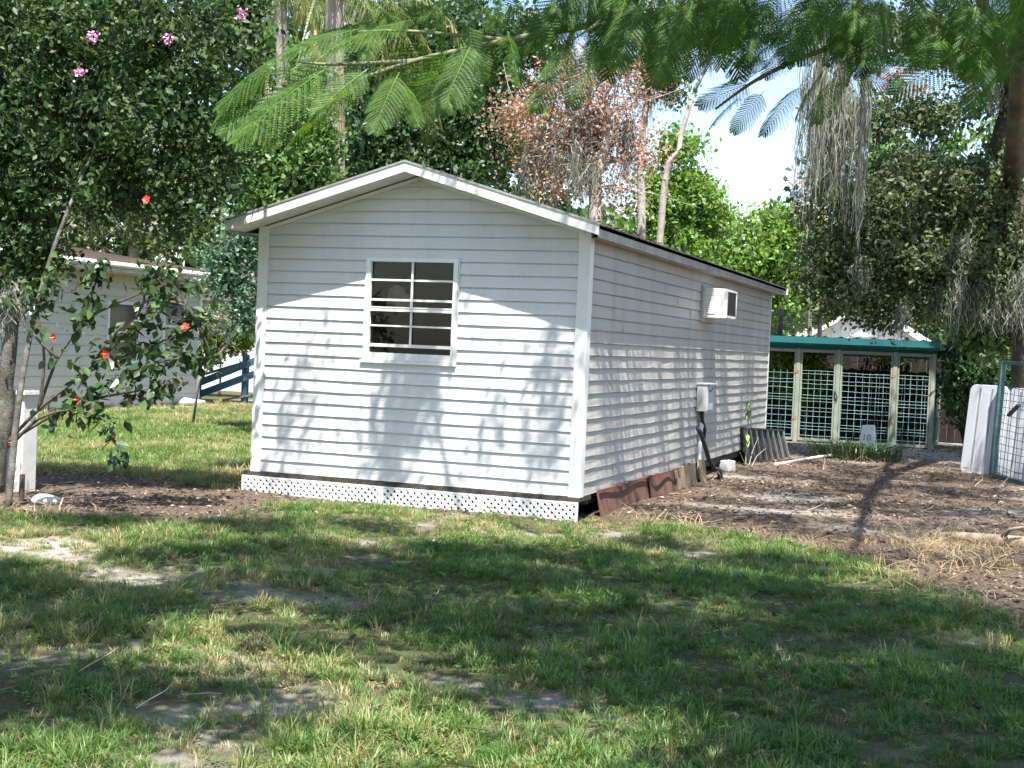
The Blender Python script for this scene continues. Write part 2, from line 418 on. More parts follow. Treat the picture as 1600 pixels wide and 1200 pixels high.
  'cat': 'bush',
  'clump': 0.3,
  'col': 'dark',
  'group': None,
  'label': 'deep shade shrub filling the corner right of the kennel',
  'leaf': 0.13,
  'moss': [],
  'n': 8000,
  'name': 'dark_shrub',
  'r': 0.04,
  'seed': 0,
  'trunk': [(2.94, 14.36, 0.1), (2.96, 14.36, 1.29)]},
 {'bare': 0,
  'blobs': [(-0.42, 15.67, 1.24, 0.45, 0.36, 0.63, 1800), (-0.76, 15.55, 1.48, 0.28, 0.22, 0.45, 792), (-0.29, 15.72, 1.62, 0.25, 0.2, 0.25, 400), (1.22, 16.29, 1.69, 0.33, 0.26, 0.2, 416)],
  'br': 4,
  'cat': 'bush',
  'clump': 0.3,
  'col': 'yellow',
  'group': None,
  'label': 'tangled leafy bush growing inside the kennel against its fence',
  'leaf': 0.1,
  'moss': [],
  'n': 2600,
  'name': 'vine_bush',
  'r': 0.03,
  'seed': 0,
  'trunk': [(-0.29, 15.72, 0.1), (-0.27, 15.72, 1.12)]},
 {'bare': 0,
  'blobs': [(-31.05, 23.96, 12.41, 1.96, 1.57, 1.31, 5766.0), (-28.78, 25.87, 12.51, 2.01, 1.61, 1.34, 5766.0), (-32.18, 25.62, 10.46, 2.05, 1.64, 1.37, 5766.0), (-27.68, 25.14, 9.94, 1.96, 1.57, 1.31, 5766.0),
            (-31.06, 24.92, 8.75, 2.01, 1.61, 1.34, 5766.0), (-29.33, 26.63, 8.73, 2.05, 1.64, 1.37, 5766.0), (-30.5, 23.99, 6.24, 1.96, 1.57, 1.31, 5766.0), (-28.27, 25.9, 7.06, 2.01, 1.61, 1.34, 5766.0),
            (-31.65, 25.66, 4.89, 2.05, 1.64, 1.37, 5766.0), (-27.77, 24.95, 4.59, 1.96, 1.57, 1.31, 5766.0), (-31.15, 24.73, 3.28, 2.01, 1.61, 1.34, 5766.0), (-28.8, 26.66, 3.17, 2.05, 1.64, 1.37, 5766.0),
            (-30.0, 24.02, 0.91, 1.96, 1.57, 1.31, 5766.0), (-28.36, 25.71, 1.59, 2.01, 1.61, 1.34, 5766.0)],
  'br': 5,
  'cat': 'tree',
  'clump': 0.75,
  'col': 'olive',
  'group': 'backdrop trees beyond the yard',
  'label': 'hazy green backdrop tree behind the crape myrtle at the far left',
  'leaf': 0.36,
  'moss': [],
  'n': 11900,
  'name': 'backdrop_tree',
  'r': 0.25,
  'seed': 0,
  'trunk': [(-29.39, 25.3, 0.1), (-29.63, 25.4, 6.91), (-29.92, 25.44, 12.09)]},
 {'bare': 0,
  'blobs': [(-32.84, 30.79, 13.28, 2.12, 1.69, 1.51, 5381.599999999999), (-30.27, 32.81, 13.33, 2.16, 1.73, 1.54, 5381.599999999999), (-33.77, 32.51, 10.93, 2.2, 1.76, 1.57, 5381.599999999999),
            (-29.17, 32.07, 10.41, 2.12, 1.69, 1.51, 5381.599999999999), (-32.67, 31.8, 9.01, 2.16, 1.73, 1.54, 5381.599999999999), (-30.73, 33.58, 8.94, 2.2, 1.76, 1.57, 5381.599999999999),
            (-32.22, 30.82, 6.15, 2.12, 1.69, 1.51, 5381.599999999999), (-29.68, 32.85, 7.05, 2.16, 1.73, 1.54, 5381.599999999999), (-33.17, 32.55, 4.54, 2.2, 1.76, 1.57, 5381.599999999999),
            (-29.28, 31.85, 4.23, 2.12, 1.69, 1.51, 5381.599999999999), (-32.78, 31.58, 2.7, 2.16, 1.73, 1.54, 5381.599999999999), (-30.12, 33.62, 2.55, 2.2, 1.76, 1.57, 5381.599999999999)],
  'br': 5,
  'cat': 'tree',
  'clump': 0.75,
  'col': 'mid',
  'group': 'backdrop trees beyond the yard',
  'label': 'hazy green backdrop tree behind the house roof at the left',
  'leaf': 0.36,
  'moss': [],
  'n': 10200,
  'name': 'backdrop_tree',
  'r': 0.25,
  'seed': 1,
  'trunk': [(-30.91, 32.2, 0.1), (-31.16, 32.31, 7.38), (-31.48, 32.35, 12.85)]},
 {'bare': 0,
  'blobs': [(-27.35, 30.67, 12.54, 2.18, 1.75, 1.46, 5766.0), (-24.61, 32.75, 12.6, 2.23, 1.78, 1.48, 5766.0), (-28.14, 32.45, 10.29, 2.27, 1.82, 1.51, 5766.0), (-23.62, 31.97, 9.8, 2.18, 1.75, 1.46, 5766.0),
            (-27.13, 31.7, 8.44, 2.23, 1.78, 1.48, 5766.0), (-24.98, 33.56, 8.38, 2.27, 1.82, 1.51, 5766.0), (-26.75, 30.69, 5.69, 2.18, 1.75, 1.46, 5766.0), (-24.04, 32.79, 6.57, 2.23, 1.78, 1.48, 5766.0),
            (-27.56, 32.48, 4.14, 2.27, 1.82, 1.51, 5766.0), (-23.72, 31.76, 3.85, 2.18, 1.75, 1.46, 5766.0), (-27.23, 31.48, 2.37, 2.23, 1.78, 1.48, 5766.0), (-24.4, 33.59, 2.23, 2.27, 1.82, 1.51, 5766.0)],
  'br': 5,
  'cat': 'tree',
  'clump': 0.75,
  'col': 'dark',
  'group': 'backdrop trees beyond the yard',
  'label': 'hazy green backdrop tree behind the crape myrtle right side',
  'leaf': 0.36,
  'moss': [],
  'n': 10200,
  'name': 'backdrop_tree',
  'r': 0.25,
  'seed': 2,
  'trunk': [(-25.35, 32.13, 0.1), (-25.58, 32.23, 7.12), (-25.87, 32.27, 12.14)]},
 {'bare': 0,
  'blobs': [(-22.59, 30.26, 11.36, 1.82, 1.45, 1.4, 4997.2), (-20.31, 32.17, 11.4, 1.85, 1.48, 1.43, 4997.2), (-23.24, 32.09, 9.18, 1.89, 1.51, 1.46, 4997.2), (-19.4, 31.37, 8.71, 1.82, 1.45, 1.4, 4997.2),
            (-22.32, 31.31, 7.42, 1.85, 1.48, 1.43, 4997.2), (-20.63, 33.0, 7.33, 1.89, 1.51, 1.46, 4997.2), (-22.01, 30.29, 4.78, 1.82, 1.45, 1.4, 4997.2), (-19.76, 32.21, 5.6, 1.85, 1.48, 1.43, 4997.2),
            (-22.69, 32.13, 3.27, 1.89, 1.51, 1.46, 4997.2), (-19.5, 31.16, 3.0, 1.82, 1.45, 1.4, 4997.2), (-22.42, 31.11, 1.59, 1.85, 1.48, 1.43, 4997.2), (-20.07, 33.04, 1.41, 1.89, 1.51, 1.46, 4997.2)],
  'br': 5,
  'cat': 'tree',
  'clump': 0.75,
  'col': 'mid',
  'group': 'backdrop trees beyond the yard',
  'label': 'hazy green backdrop tree behind the thinner palm',
  'leaf': 0.36,
  'moss': [],
  'n': 10200,
  'name': 'backdrop_tree',
  'r': 0.25,
  'seed': 3,
  'trunk': [(-20.88, 31.66, 0.1), (-21.07, 31.75, 6.6), (-21.33, 31.78, 10.96)]},
 {'bare': 0,
  'blobs': [(-18.61, 29.62, 11.95, 2.01, 1.61, 1.34, 5766.0), (-15.99, 31.66, 12.03, 2.05, 1.64, 1.37, 5766.0), (-19.15, 31.49, 9.92, 2.1, 1.68, 1.4, 5766.0), (-15.17, 30.82, 9.43, 2.01, 1.61, 1.34, 5766.0),
            (-18.31, 30.69, 8.2, 2.05, 1.64, 1.37, 5766.0), (-16.24, 32.52, 8.16, 2.1, 1.68, 1.4, 5766.0), (-18.05, 29.64, 5.65, 2.01, 1.61, 1.34, 5766.0), (-15.46, 31.69, 6.47, 2.05, 1.64, 1.37, 5766.0),
            (-18.62, 31.53, 4.24, 2.1, 1.68, 1.4, 5766.0), (-15.26, 30.63, 3.96, 2.01, 1.61, 1.34, 5766.0), (-18.41, 30.49, 2.6, 2.05, 1.64, 1.37, 5766.0), (-15.71, 32.55, 2.48, 2.1, 1.68, 1.4, 5766.0)],
  'br': 5,
  'cat': 'tree',
  'clump': 0.75,
  'col': 'dark',
  'group': 'backdrop trees beyond the yard',
  'label': 'hazy green backdrop tree directly behind the thicker palm',
  'leaf': 0.36,
  'moss': [],
  'n': 10200,
  'name': 'backdrop_tree',
  'r': 0.25,
  'seed': 4,
  'trunk': [(-16.67, 31.09, 0.1), (-16.89, 31.18, 6.98), (-17.16, 31.21, 11.6)]},
 {'bare': 0,
  'blobs': [(-17.86, 37.39, 12.72, 2.01, 1.6, 1.54, 4997.2), (-15.15, 39.46, 12.74, 2.04, 1.63, 1.57, 4997.2), (-18.19, 39.33, 10.29, 2.08, 1.66, 1.6, 4997.2), (-14.34, 38.6, 9.79, 2.01, 1.6, 1.54, 4997.2),
            (-17.37, 38.51, 8.35, 2.04, 1.63, 1.57, 4997.2), (-15.31, 40.33, 8.25, 2.08, 1.66, 1.6, 4997.2), (-17.22, 37.41, 5.45, 2.01, 1.6, 1.54, 4997.2), (-14.55, 39.49, 6.35, 2.04, 1.63, 1.57, 4997.2),
            (-17.58, 39.36, 3.78, 2.08, 1.66, 1.6, 4997.2), (-14.45, 38.38, 3.49, 2.01, 1.6, 1.54, 4997.2), (-17.48, 38.28, 1.93, 2.04, 1.63, 1.57, 4997.2), (-14.7, 40.37, 1.74, 2.08, 1.66, 1.6, 4997.2)],
  'br': 5,
  'cat': 'tree',
  'clump': 0.75,
  'col': 'mid',
  'group': 'backdrop trees beyond the yard',
  'label': 'hazy green backdrop tree behind the copper leaved dead tree',
  'leaf': 0.36,
  'moss': [],
  'n': 10200,
  'name': 'backdrop_tree',
  'r': 0.25,
  'seed': 5,
  'trunk': [(-15.78, 38.89, 0.1), (-16.0, 38.99, 7.45), (-16.28, 39.02, 12.26)]},
 {'bare': 0,
  'blobs': [(-13.7, 36.59, 5.98, 1.63, 1.31, 1.48, 4228.400000000001), (-11.48, 38.48, 5.87, 1.66, 1.33, 1.51, 4228.400000000001), (-13.92, 38.57, 3.41, 1.7, 1.36, 1.54, 4228.400000000001),
            (-10.74, 37.61, 3.15, 1.63, 1.31, 1.48, 4228.400000000001), (-13.18, 37.73, 1.66, 1.66, 1.33, 1.51, 4228.400000000001), (-11.59, 39.38, 1.43, 1.7, 1.36, 1.54, 4228.400000000001)],
  'br': 5,
  'cat': 'tree',
  'clump': 0.75,
  'col': 'dark',
  'group': 'backdrop trees beyond the yard',
  'label': 'hazy green backdrop tree low behind the dead tree base',
  'leaf': 0.36,
  'moss': [],
  'n': 5100,
  'name': 'backdrop_tree',
  'r': 0.25,
  'seed': 6,
  'trunk': [(-12.2, 38.08, 0.1), (-12.25, 38.14, 4.08), (-12.36, 38.14, 5.41)]},
 {'bare': 0,
  'blobs': [(-10.4, 35.66, 5.01, 1.28, 1.03, 1.43, 3459.6), (-8.63, 37.37, 4.87, 1.31, 1.05, 1.46, 3459.6), (-10.52, 37.67, 2.51, 1.34, 1.07, 1.48, 3459.6), (-7.96, 36.48, 2.27, 1.28, 1.03, 1.43, 3459.6)],
  'br': 5,
  'cat': 'tree',
  'clump': 0.75,
  'col': 'mid',
  'group': 'backdrop trees beyond the yard',
  'label': 'hazy green backdrop tree low behind the slender pale trunk',
  'leaf': 0.36,
  'moss': [],
  'n': 3400,
  'name': 'backdrop_tree',
  'r': 0.25,
  'seed': 7,
  'trunk': [(-9.18, 37.07, 0.1), (-9.2, 37.13, 3.62), (-9.28, 37.12, 4.44)]},
 {'bare': 0,
  'blobs': [(-7.14, 34.7, 3.89, 1.3, 1.04, 1.37, 3651.7999999999997), (-5.3, 36.44, 3.74, 1.33, 1.06, 1.4, 3651.7999999999997), (-7.16, 36.75, 1.45, 1.35, 1.08, 1.43, 3651.7999999999997),
            (-4.7, 35.52, 1.26, 1.3, 1.04, 1.37, 3651.7999999999997)],
  'br': 5,
  'cat': 'tree',
  'clump': 0.75,
  'col': 'bright',
  'group': 'backdrop trees beyond the yard',
  'label': 'hazy green backdrop tree below the open sky gap',
  'leaf': 0.36,
  'moss': [],
  'n': 3400,
  'name': 'backdrop_tree',
  'r': 0.25,
  'seed': 8,
  'trunk': [(-5.92, 36.14, 0.1), (-5.92, 36.19, 3.1), (-5.97, 36.18, 3.33)]},
 {'bare': 0,
  'blobs': [(-3.75, 33.81, 3.72, 1.31, 1.05, 1.31, 3844.0), (-1.84, 35.58, 3.58, 1.34, 1.07, 1.34, 3844.0)],
  'br': 5,
  'cat': 'tree',
  'clump': 0.75,
  'col': 'mid',
  'group': 'backdrop trees beyond the yard',
  'label': 'hazy green backdrop tree behind the small white barn',
  'leaf': 0.36,
  'moss': [],
  'n': 1700,
  'name': 'backdrop_tree',
  'r': 0.25,
  'seed': 9,
  'trunk': [(-2.49, 35.28, 0.1), (-2.48, 35.33, 3.07), (-2.53, 35.32, 3.18)]},
 {'bare': 0,
  'blobs': [(-2.82, 41.76, 8.54, 1.82, 1.45, 1.51, 4612.8), (-0.11, 43.83, 8.47, 1.85, 1.48, 1.54, 4612.8), (-2.6, 43.9, 6.01, 1.89, 1.51, 1.57, 4612.8), (0.41, 42.87, 5.65, 1.82, 1.45, 1.51, 4612.8),
            (-2.07, 42.98, 4.18, 1.85, 1.48, 1.54, 4612.8), (-0.0, 44.81, 4.0, 1.89, 1.51, 1.57, 4612.8), (-2.2, 41.79, 1.41, 1.82, 1.45, 1.51, 4612.8), (0.48, 43.87, 2.2, 1.85, 1.48, 1.54, 4612.8)],
  'br': 5,
  'cat': 'tree',
  'clump': 0.75,
  'col': 'dark',
  'group': 'backdrop trees beyond the yard',
  'label': 'hazy green backdrop tree behind the hanging moss of the oak',
  'leaf': 0.36,
  'moss': [],
  'n': 6800,
  'name': 'backdrop_tree',
  'r': 0.25,
  'seed': 10,
  'trunk': [(-0.86, 43.36, 0.1), (-0.95, 43.44, 5.65), (-1.12, 43.44, 8.01)]},
 {'bare': 0,
  'blobs': [(0.11, 40.74, 9.57, 2.18, 1.75, 1.46, 5766.0), (3.41, 43.03, 9.57, 2.23, 1.78, 1.48, 5766.0), (0.43, 42.93, 7.19, 2.27, 1.82, 1.51, 5766.0), (3.85, 42.05, 6.82, 2.18, 1.75, 1.46, 5766.0),
            (0.89, 41.98, 5.4, 2.23, 1.78, 1.48, 5766.0), (3.58, 44.04, 5.29, 2.27, 1.82, 1.51, 5766.0), (0.72, 40.77, 2.71, 2.18, 1.75, 1.46, 5766.0), (3.98, 43.07, 3.53, 2.23, 1.78, 1.48, 5766.0)],
  'br': 5,
  'cat': 'tree',
  'clump': 0.75,
  'col': 'mid',
  'group': 'backdrop trees beyond the yard',
  'label': 'hazy green backdrop tree behind the oak trunk at the right',
  'leaf': 0.36,
  'moss': [],
  'n': 6800,
  'name': 'backdrop_tree',
  'r': 0.25,
  'seed': 11,
  'trunk': [(2.45, 42.45, 0.1), (2.33, 42.53, 6.24), (2.14, 42.55, 9.1)]},
 {'bare': 0,
  'blobs': [(3.37, 39.78, 8.26, 1.96, 1.56, 1.4, 5381.599999999999), (6.39, 41.96, 8.24, 2.0, 1.6, 1.43, 5381.599999999999), (3.79, 42.0, 5.95, 2.04, 1.63, 1.46, 5381.599999999999),
            (6.75, 40.95, 5.62, 1.96, 1.56, 1.4, 5381.599999999999), (4.17, 41.03, 4.25, 2.0, 1.6, 1.43, 5381.599999999999), (6.62, 42.99, 4.11, 2.04, 1.63, 1.46, 5381.599999999999),
            (3.95, 39.8, 1.68, 1.96, 1.56, 1.4, 5381.599999999999), (6.94, 42.0, 2.44, 2.0, 1.6, 1.43, 5381.599999999999)],
  'br': 5,
  'cat': 'tree',
  'clump': 0.75,
  'col': 'dark',
  'group': 'backdrop trees beyond the yard',
  'label': 'hazy green backdrop tree beyond the right edge of the yard',
  'leaf': 0.36,
  'moss': [],
  'n': 6800,
  'name': 'backdrop_tree',
  'r': 0.25,
  'seed': 12,
  'trunk': [(5.51, 41.46, 0.1), (5.42, 41.53, 5.62), (5.27, 41.54, 7.8)]}]
FRONDS = [(0.7, -6.6, 2.74, 0.32, -6.58, 2.51), (0.73, -6.48, 2.75, 0.47, -6.71, 2.45), (0.95, -6.61, 2.71, 0.62, -6.87, 2.4), (1.14, -6.76, 2.59, 0.82, -6.72, 2.41), (0.99, -6.48, 2.88, 0.76, -6.7, 2.77), (0.85, -6.32, 2.88, 0.7, -6.51, 2.69), (0.96, -6.17, 2.97, 0.54, -6.17, 2.96), (1.26, -6.49, 2.91, 0.96, -6.73, 2.78), (1.29, -6.7, 2.65, 1.25, -6.85, 2.41), (1.24, -6.5, 2.7, 1.09, -6.41, 2.51), (1.25, -6.61, 2.64, 1.39, -6.69, 2.46), (1.59, -6.69, 2.76, 1.53, -6.85, 2.48), (1.42, -6.54, 2.77, 1.25, -6.45, 2.53), (1.51, -6.62, 2.77, 1.6, -6.72, 2.5), (1.64, -6.46, 2.85, 1.75, -6.55, 2.63), (1.49, -6.3, 2.88, 1.46, -6.15, 2.74), (2.01, -6.75, 2.72, 1.92, -6.92, 2.47), (1.9, -6.47, 2.81, 1.86, -6.62, 2.63), (2.02, -6.53, 2.91, 1.87, -6.43, 2.8), (2.06, -6.41, 2.97, 2.03, -6.55, 2.7), (2.21, -6.57, 2.92, 2.17, -6.71, 2.65), (2.25, -6.44, 2.94, 2.15, -6.33, 2.71), (2.38, -6.4, 2.93, 2.32, -6.56, 2.64), (2.27, -6.22, 3.0, 2.24, -6.37, 2.73), (2.48, -6.57, 2.9, 2.4, -6.45, 2.7), (2.54, -6.44, 2.93, 2.51, -6.59, 2.67), (2.41, -6.06, 3.04, 2.28, -6.24, 2.85), (2.02, -6.1, 3.05, 1.87, -6.0, 2.92), (1.7, -6.22, 2.98, 1.63, -6.38, 2.82), (1.23, -6.18, 3.01, 1.05, -6.37, 2.92), (1.44, -6.21, 2.99, 1.21, -6.13, 2.91), (1.1, -6.45, 2.74, 0.96, -6.63, 2.6), (1.13, -6.65, 2.68, 0.99, -6.84, 2.49), (2.46, -5.51, 2.86, 2.33, -5.4, 2.86), (2.44, -5.52, 2.81, 2.25, -5.72, 2.7), (2.4, -5.54, 2.75, 2.29, -5.71, 2.61), (2.5, -5.5, 2.87, 2.37, -5.39, 2.95), (2.62, -5.67, 3.01, 2.45, -5.86, 2.83), (2.65, -5.55, 2.99, 2.52, -5.73, 2.81), (2.8, -5.82, 2.81, 2.64, -5.72, 2.63), (2.84, -5.8, 2.77, 2.77, -5.96, 2.57), (2.88, -5.57, 2.8, 3.01, -5.65, 2.77), (2.84, -5.69, 2.95, 2.87, -5.53, 2.77), (2.76, -5.82, 2.97, 2.67, -5.99, 2.81), (2.8, -5.7, 3.05, 2.92, -5.79, 2.82), (2.72, -6.05, 3.02, 2.58, -5.95, 2.9), (2.62, -6.2, 2.99, 2.57, -6.35, 2.76), (2.93, -5.97, 3.03, 2.86, -6.13, 2.82), (3.07, -5.82, 3.04, 3.17, -5.62, 2.9), (3.33, -6.05, 2.81, 3.12, -6.26, 2.62), (3.27, -5.85, 2.9, 3.14, -6.03, 2.76), (3.56, -6.28, 2.76, 3.43, -6.18, 2.65), (3.6, -6.37, 2.77, 3.49, -6.55, 2.61), (3.42, -6.12, 2.9, 3.56, -6.2, 2.81), (3.47, -6.21, 2.95, 3.33, -6.1, 2.84), (3.55, -6.28, 2.93, 3.5, -6.43, 2.73), (3.2, -5.98, 3.02, 3.15, -6.13, 2.84), (3.02, -5.84, 3.06, 3.03, -5.67, 2.95), (3.32, -6.04, 3.0, 3.27, -6.2, 2.84), (1.66, -6.34, 3.0, 1.59, -6.5, 2.87), (1.33, -6.35, 3.01, 1.12, -6.27, 2.96), (1.92, -6.46, 2.96, 1.87, -6.61, 2.8), (2.27, -6.43, 2.95, 2.4, -6.52, 2.78), (3.33, -5.5, 3.19, 3.26, -5.38, 2.91), (1.89, -6.25, 3.1, 1.81, -6.42, 2.81), (1.96, -6.11, 3.2, 1.99, -6.24, 2.95), (1.51, -6.82, 2.91, 1.48, -6.68, 2.75), (3.4, -5.26, 3.34, 3.43, -5.39, 3.01), (3.27, -5.53, 3.13, 3.16, -5.7, 2.85), (2.54, -6.22, 3.1, 2.51, -6.08, 2.89), (2.24, -6.12, 3.03, 2.18, -6.28, 2.75), (2.18, -6.46, 3.11, 2.1, -6.63, 2.77), (2.5, -6.13, 3.09, 2.48, -5.98, 2.91), (2.42, -6.27, 3.15, 2.47, -6.38, 2.92), (2.91, -6.19, 3.05, 2.83, -6.36, 2.8), (1.95, -6.23, 3.16, 1.74, -6.15, 2.87), (1.92, -5.92, 3.19, 1.87, -6.07, 2.95), (0.98, -6.27, 3.04, 0.98, -6.41, 2.79), (1.96, -5.8, 3.14, 1.8, -5.7, 2.9), (2.53, -6.12, 3.06, 2.46, -6.29, 2.81), (3.38, -5.92, 3.02, 3.34, -6.07, 2.75), (3.32, -5.61, 3.22, 3.3, -5.47, 2.96), (2.85, -5.47, 3.22, 2.86, -5.6, 2.95), (2.87, -6.21, 3.04, 2.73, -6.4, 2.76), (3.37, -5.92, 3.07, 3.27, -5.8, 2.89), (3.38, -5.27, 3.2, 3.35, -5.42, 2.83), (2.19, -6.04, 3.05, 2.15, -6.19, 2.74), (3.32, -5.72, 3.16, 3.34, -5.56, 2.97), (3.23, -6.08, 3.13, 3.16, -6.24, 2.84), (2.38, -6.5, 2.92, 2.29, -6.67, 2.6), (2.18, -6.14, 3.12, 2.05, -6.04, 2.87), (2.44, -5.94, 3.06, 2.48, -6.07, 2.73), (2.5, -6.02, 3.2, 2.47, -6.17, 2.93), (2.96, -5.86, 3.12, 2.84, -5.74, 2.94), (3.51, -5.86, 3.19, 3.51, -6.0, 2.89), (2.49, -6.14, 3.07, 2.53, -6.26, 2.81), (2.05, -6.19, 3.13, 2.01, -6.05, 2.95), (2.92, -6.08, 3.12, 2.96, -6.2, 2.85), (1.96, -6.33, 3.12, 1.84, -6.51, 2.88), (2.33, -6.52, 2.95, 2.18, -6.42, 2.77), (1.97, -5.9, 3.18, 2.01, -6.02, 2.83), (2.83, -6.01, 3.14, 2.74, -6.18, 2.85), (2.05, -6.62, 3.08, 1.96, -6.5, 2.85), (1.95, -6.12, 3.11, 1.96, -6.26, 2.76), (2.99, -5.63, 3.13, 2.87, -5.81, 2.86), (2.46, -6.25, 3.05, 2.39, -6.13, 2.84), (2.44, -6.59, 2.97, 2.39, -6.74, 2.7), (2.82, -5.48, 3.22, 2.67, -5.67, 2.88), (3.54, -5.53, 3.25, 3.5, -5.39, 2.97)]
MIMOSA_BRANCHES = [[(3.75, -5.54, 3.95), (3.05, -5.81, 3.43), (2.41, -6.06, 3.04), (1.95, -6.24, 2.92), (1.62, -6.36, 2.84), (1.26, -6.49, 2.74), (1.05, -6.58, 2.65)], [(1.59, -6.26, 2.86), (1.19, -6.41, 2.88), (0.99, -6.48, 2.87)], [(3.02, -5.5, 3.53), (2.83, -5.59, 3.0), (2.64, -5.66, 2.87), (2.48, -5.72, 2.77), (2.34, -5.78, 2.65)], [(2.84, -5.69, 2.98), (2.81, -5.71, 2.84)], [(3.74, -5.97, 3.78), (3.59, -6.05, 3.13), (3.46, -6.1, 3.0)], [(3.07, -6.02, 3.36), (2.75, -6.14, 3.15), (2.5, -6.24, 3.04)], [(1.26, -6.49, 2.74), (0.95, -6.61, 2.71), (0.78, -6.67, 2.72)], [(3.07, -6.02, 3.36), (3.13, -6.01, 3.06), (3.32, -5.94, 2.87)], [(2.04, -6.53, 2.85), (1.96, -6.56, 2.79)]]
HIBISCUS_BRANCHES = [[(-4.28, -2.31, 0.63), (-4.05, -2.22, 0.91), (-3.72, -2.09, 1.22), (-3.43, -1.97, 1.53), (-3.15, -1.86, 1.86), (-2.9, -1.76, 2.03)], [(-4.21, -2.39, 0.64), (-3.88, -2.27, 0.87), (-3.55, -2.14, 1.1), (-3.21, -2.0, 1.3), (-2.92, -1.89, 1.39), (-2.73, -1.82, 1.4)], [(-4.13, -2.47, 0.6), (-3.92, -2.39, 0.84), (-3.67, -2.29, 0.93), (-3.42, -2.2, 0.87), (-3.32, -2.17, 0.69), (-3.27, -2.15, 0.52)], [(-4.12, -2.14, 0.9), (-3.99, -2.08, 1.34), (-3.8, -2.0, 1.67), (-3.72, -1.96, 2.0), (-3.68, -1.94, 2.14)], [(-3.78, -2.0, 1.22), (-3.54, -1.91, 1.36), (-3.24, -1.8, 1.48), (-2.99, -1.7, 1.66), (-2.89, -1.66, 1.77)], [(-3.43, -1.97, 1.53), (-3.29, -1.91, 1.8), (-3.25, -1.89, 2.02), (-3.11, -1.84, 2.16)], [(-3.74, -2.21, 0.93), (-3.5, -2.12, 1.04), (-3.2, -2.01, 1.11), (-2.95, -1.91, 1.18)], [(-4.05, -2.22, 0.91), (-4.03, -2.2, 1.34), (-4.1, -2.21, 1.77), (-4.01, -2.17, 2.09)], [(-3.87, -1.92, 1.68), (-3.57, -1.8, 1.85), (-3.32, -1.71, 1.97)], [(-3.15, -1.86, 1.86), (-2.94, -1.78, 1.82), (-2.78, -1.73, 1.56), (-2.72, -1.71, 1.4)], [(-3.86, -2.24, 1.35), (-4.07, -2.31, 1.55), (-4.18, -2.35, 1.81)]]
HIBISCUS_FLOWERS = [(-3.23, -1.97, 2.69), (-2.88, -1.87, 1.65), (-3.49, -2.1, 1.4), (-3.68, -2.19, 1.01), (-4.17, -2.38, 0.63), (-3.89, -2.25, 1.52)]
PINK_FLOWERS = [(-3.91, -1.86, 4.09), (-4.0, -1.91, 3.77), (-2.73, -1.42, 4.34), (-3.31, -1.64, 4.09)]
# ---------------------------------------------------------------- ground
def inshed(x, y, m=0.0): return (x > -3.3-m) & (x < m) & (y > -m) & (y < 9.45+m)
def zones(x, y):
    """what covers the ground: litter (dead leaves), sand (bare white sand), grass amount 0..1"""
    x = np.asarray(x, float); y = np.asarray(y, float)
    e = (fbm(x*.9, y*.9, 3)-.5)*1.6
    sd = lambda v, w: 1/(1+np.exp(-v/w))
    # edge of the dirt yard right of the shed
    edge = np.where(y > -.3, 0.35+1.4*np.clip((0.6-y)/.9, 0, 1), 1.9+(-.3-y)*.62)
    dirt = sd(x-edge+e*.7, .12)*sd(y+5.2-.0*x, .3)
    dirt = np.maximum(dirt, sd(y-.45+e*.3, .1)*sd(x+1.0, .3))
    # planting bed round the crape myrtle
    bed = sd(1.5-np.hypot((x+4.5)*.62, (y+1.35)*1.0)+e*.4, .12)
    bed = np.maximum(bed, sd(.42-np.abs(y+.35)+e*.25, .08)*sd(-x-2.2, .2)*sd(x+6.5, .3))
    # strip along the shed front
    lip = sd(.28-np.abs(y+.1)+e*.15, .05)*sd(x+3.8, .1)*sd(.6-x, .1)
    far = sd(y-10.5+e, .4)*sd(x+3, .5)
    hs = sd(.55-np.abs(x+12.35)+e*.2, .08)*sd(y-2, .3)
    litter = np.clip(np.maximum.reduce([dirt, bed, lip*.8]), 0, 1)
    p = fbm(x*1.15+7, y*1.5, 21, 4)
    # bare sand shows in a worn streak at the left and in small spots
    worn = np.exp(-(((x+2.0)/1.5)**2+((y+4.15)/.75)**2))*.20+np.exp(-(((x-.7)/1.0)**2+((y+6.9)/.6)**2))*.10+np.exp(-(((x-3.3)/1.0)**2+((y+6.3)/.5)**2))*.14
    sand = sd(p+worn-.725, .045)*(1-litter)*sd(1.2-y, .5)
    sand = np.maximum(sand, far*sd(fbm(x*.5, y*.8, 40)-.42, .05)); sand = np.maximum(sand, hs)
    sand = np.maximum(sand, dirt*sd(fbm(x*.8+3, y*1.1, 55, 4)-.64, .03)*.7)
    grass = np.clip((1-litter*1.15)*(1-sand*.86), 0, 1)
    return litter, sand, grass, far
def gz(x, y):
    l, s, g, f = zones(x, y)
    return G+(fbm(np.asarray(x)*.6, np.asarray(y)*.6, 9)-.5)*.07*np.clip(np.hypot(np.asarray(x)-3.6, np.asarray(y)+11.5)/6, .3, 1)+(fbm(np.asarray(x)*5, np.asarray(y)*5, 5)-.5)*.02-s*.012
def axis(lo, a, b, hi, st):
    core = np.arange(a, b+1e-6, st); o = [b]; i = [a]; d = st
    while o[-1] < hi: d *= 1.35; o.append(o[-1]+d)
    d = st
    while i[-1] > lo: d *= 1.35; i.append(i[-1]-d)
    return np.array(i[:0:-1]+list(core)+o[1:])
xs = axis(-400, -9, 6, 400, .085); ys = axis(-60, -8.6, 6, 600, .085)
X, Y = np.meshgrid(xs, ys); Z = gz(X, Y)
nx, ny = len(xs), len(ys)
idx = np.arange(nx*ny).reshape(ny, nx)
Fq = np.stack([idx[:-1, :-1], idx[:-1, 1:], idx[1:, 1:], idx[1:, :-1]], -1).reshape(-1, 4)
m, n, l, b = nodes('yard_soil')
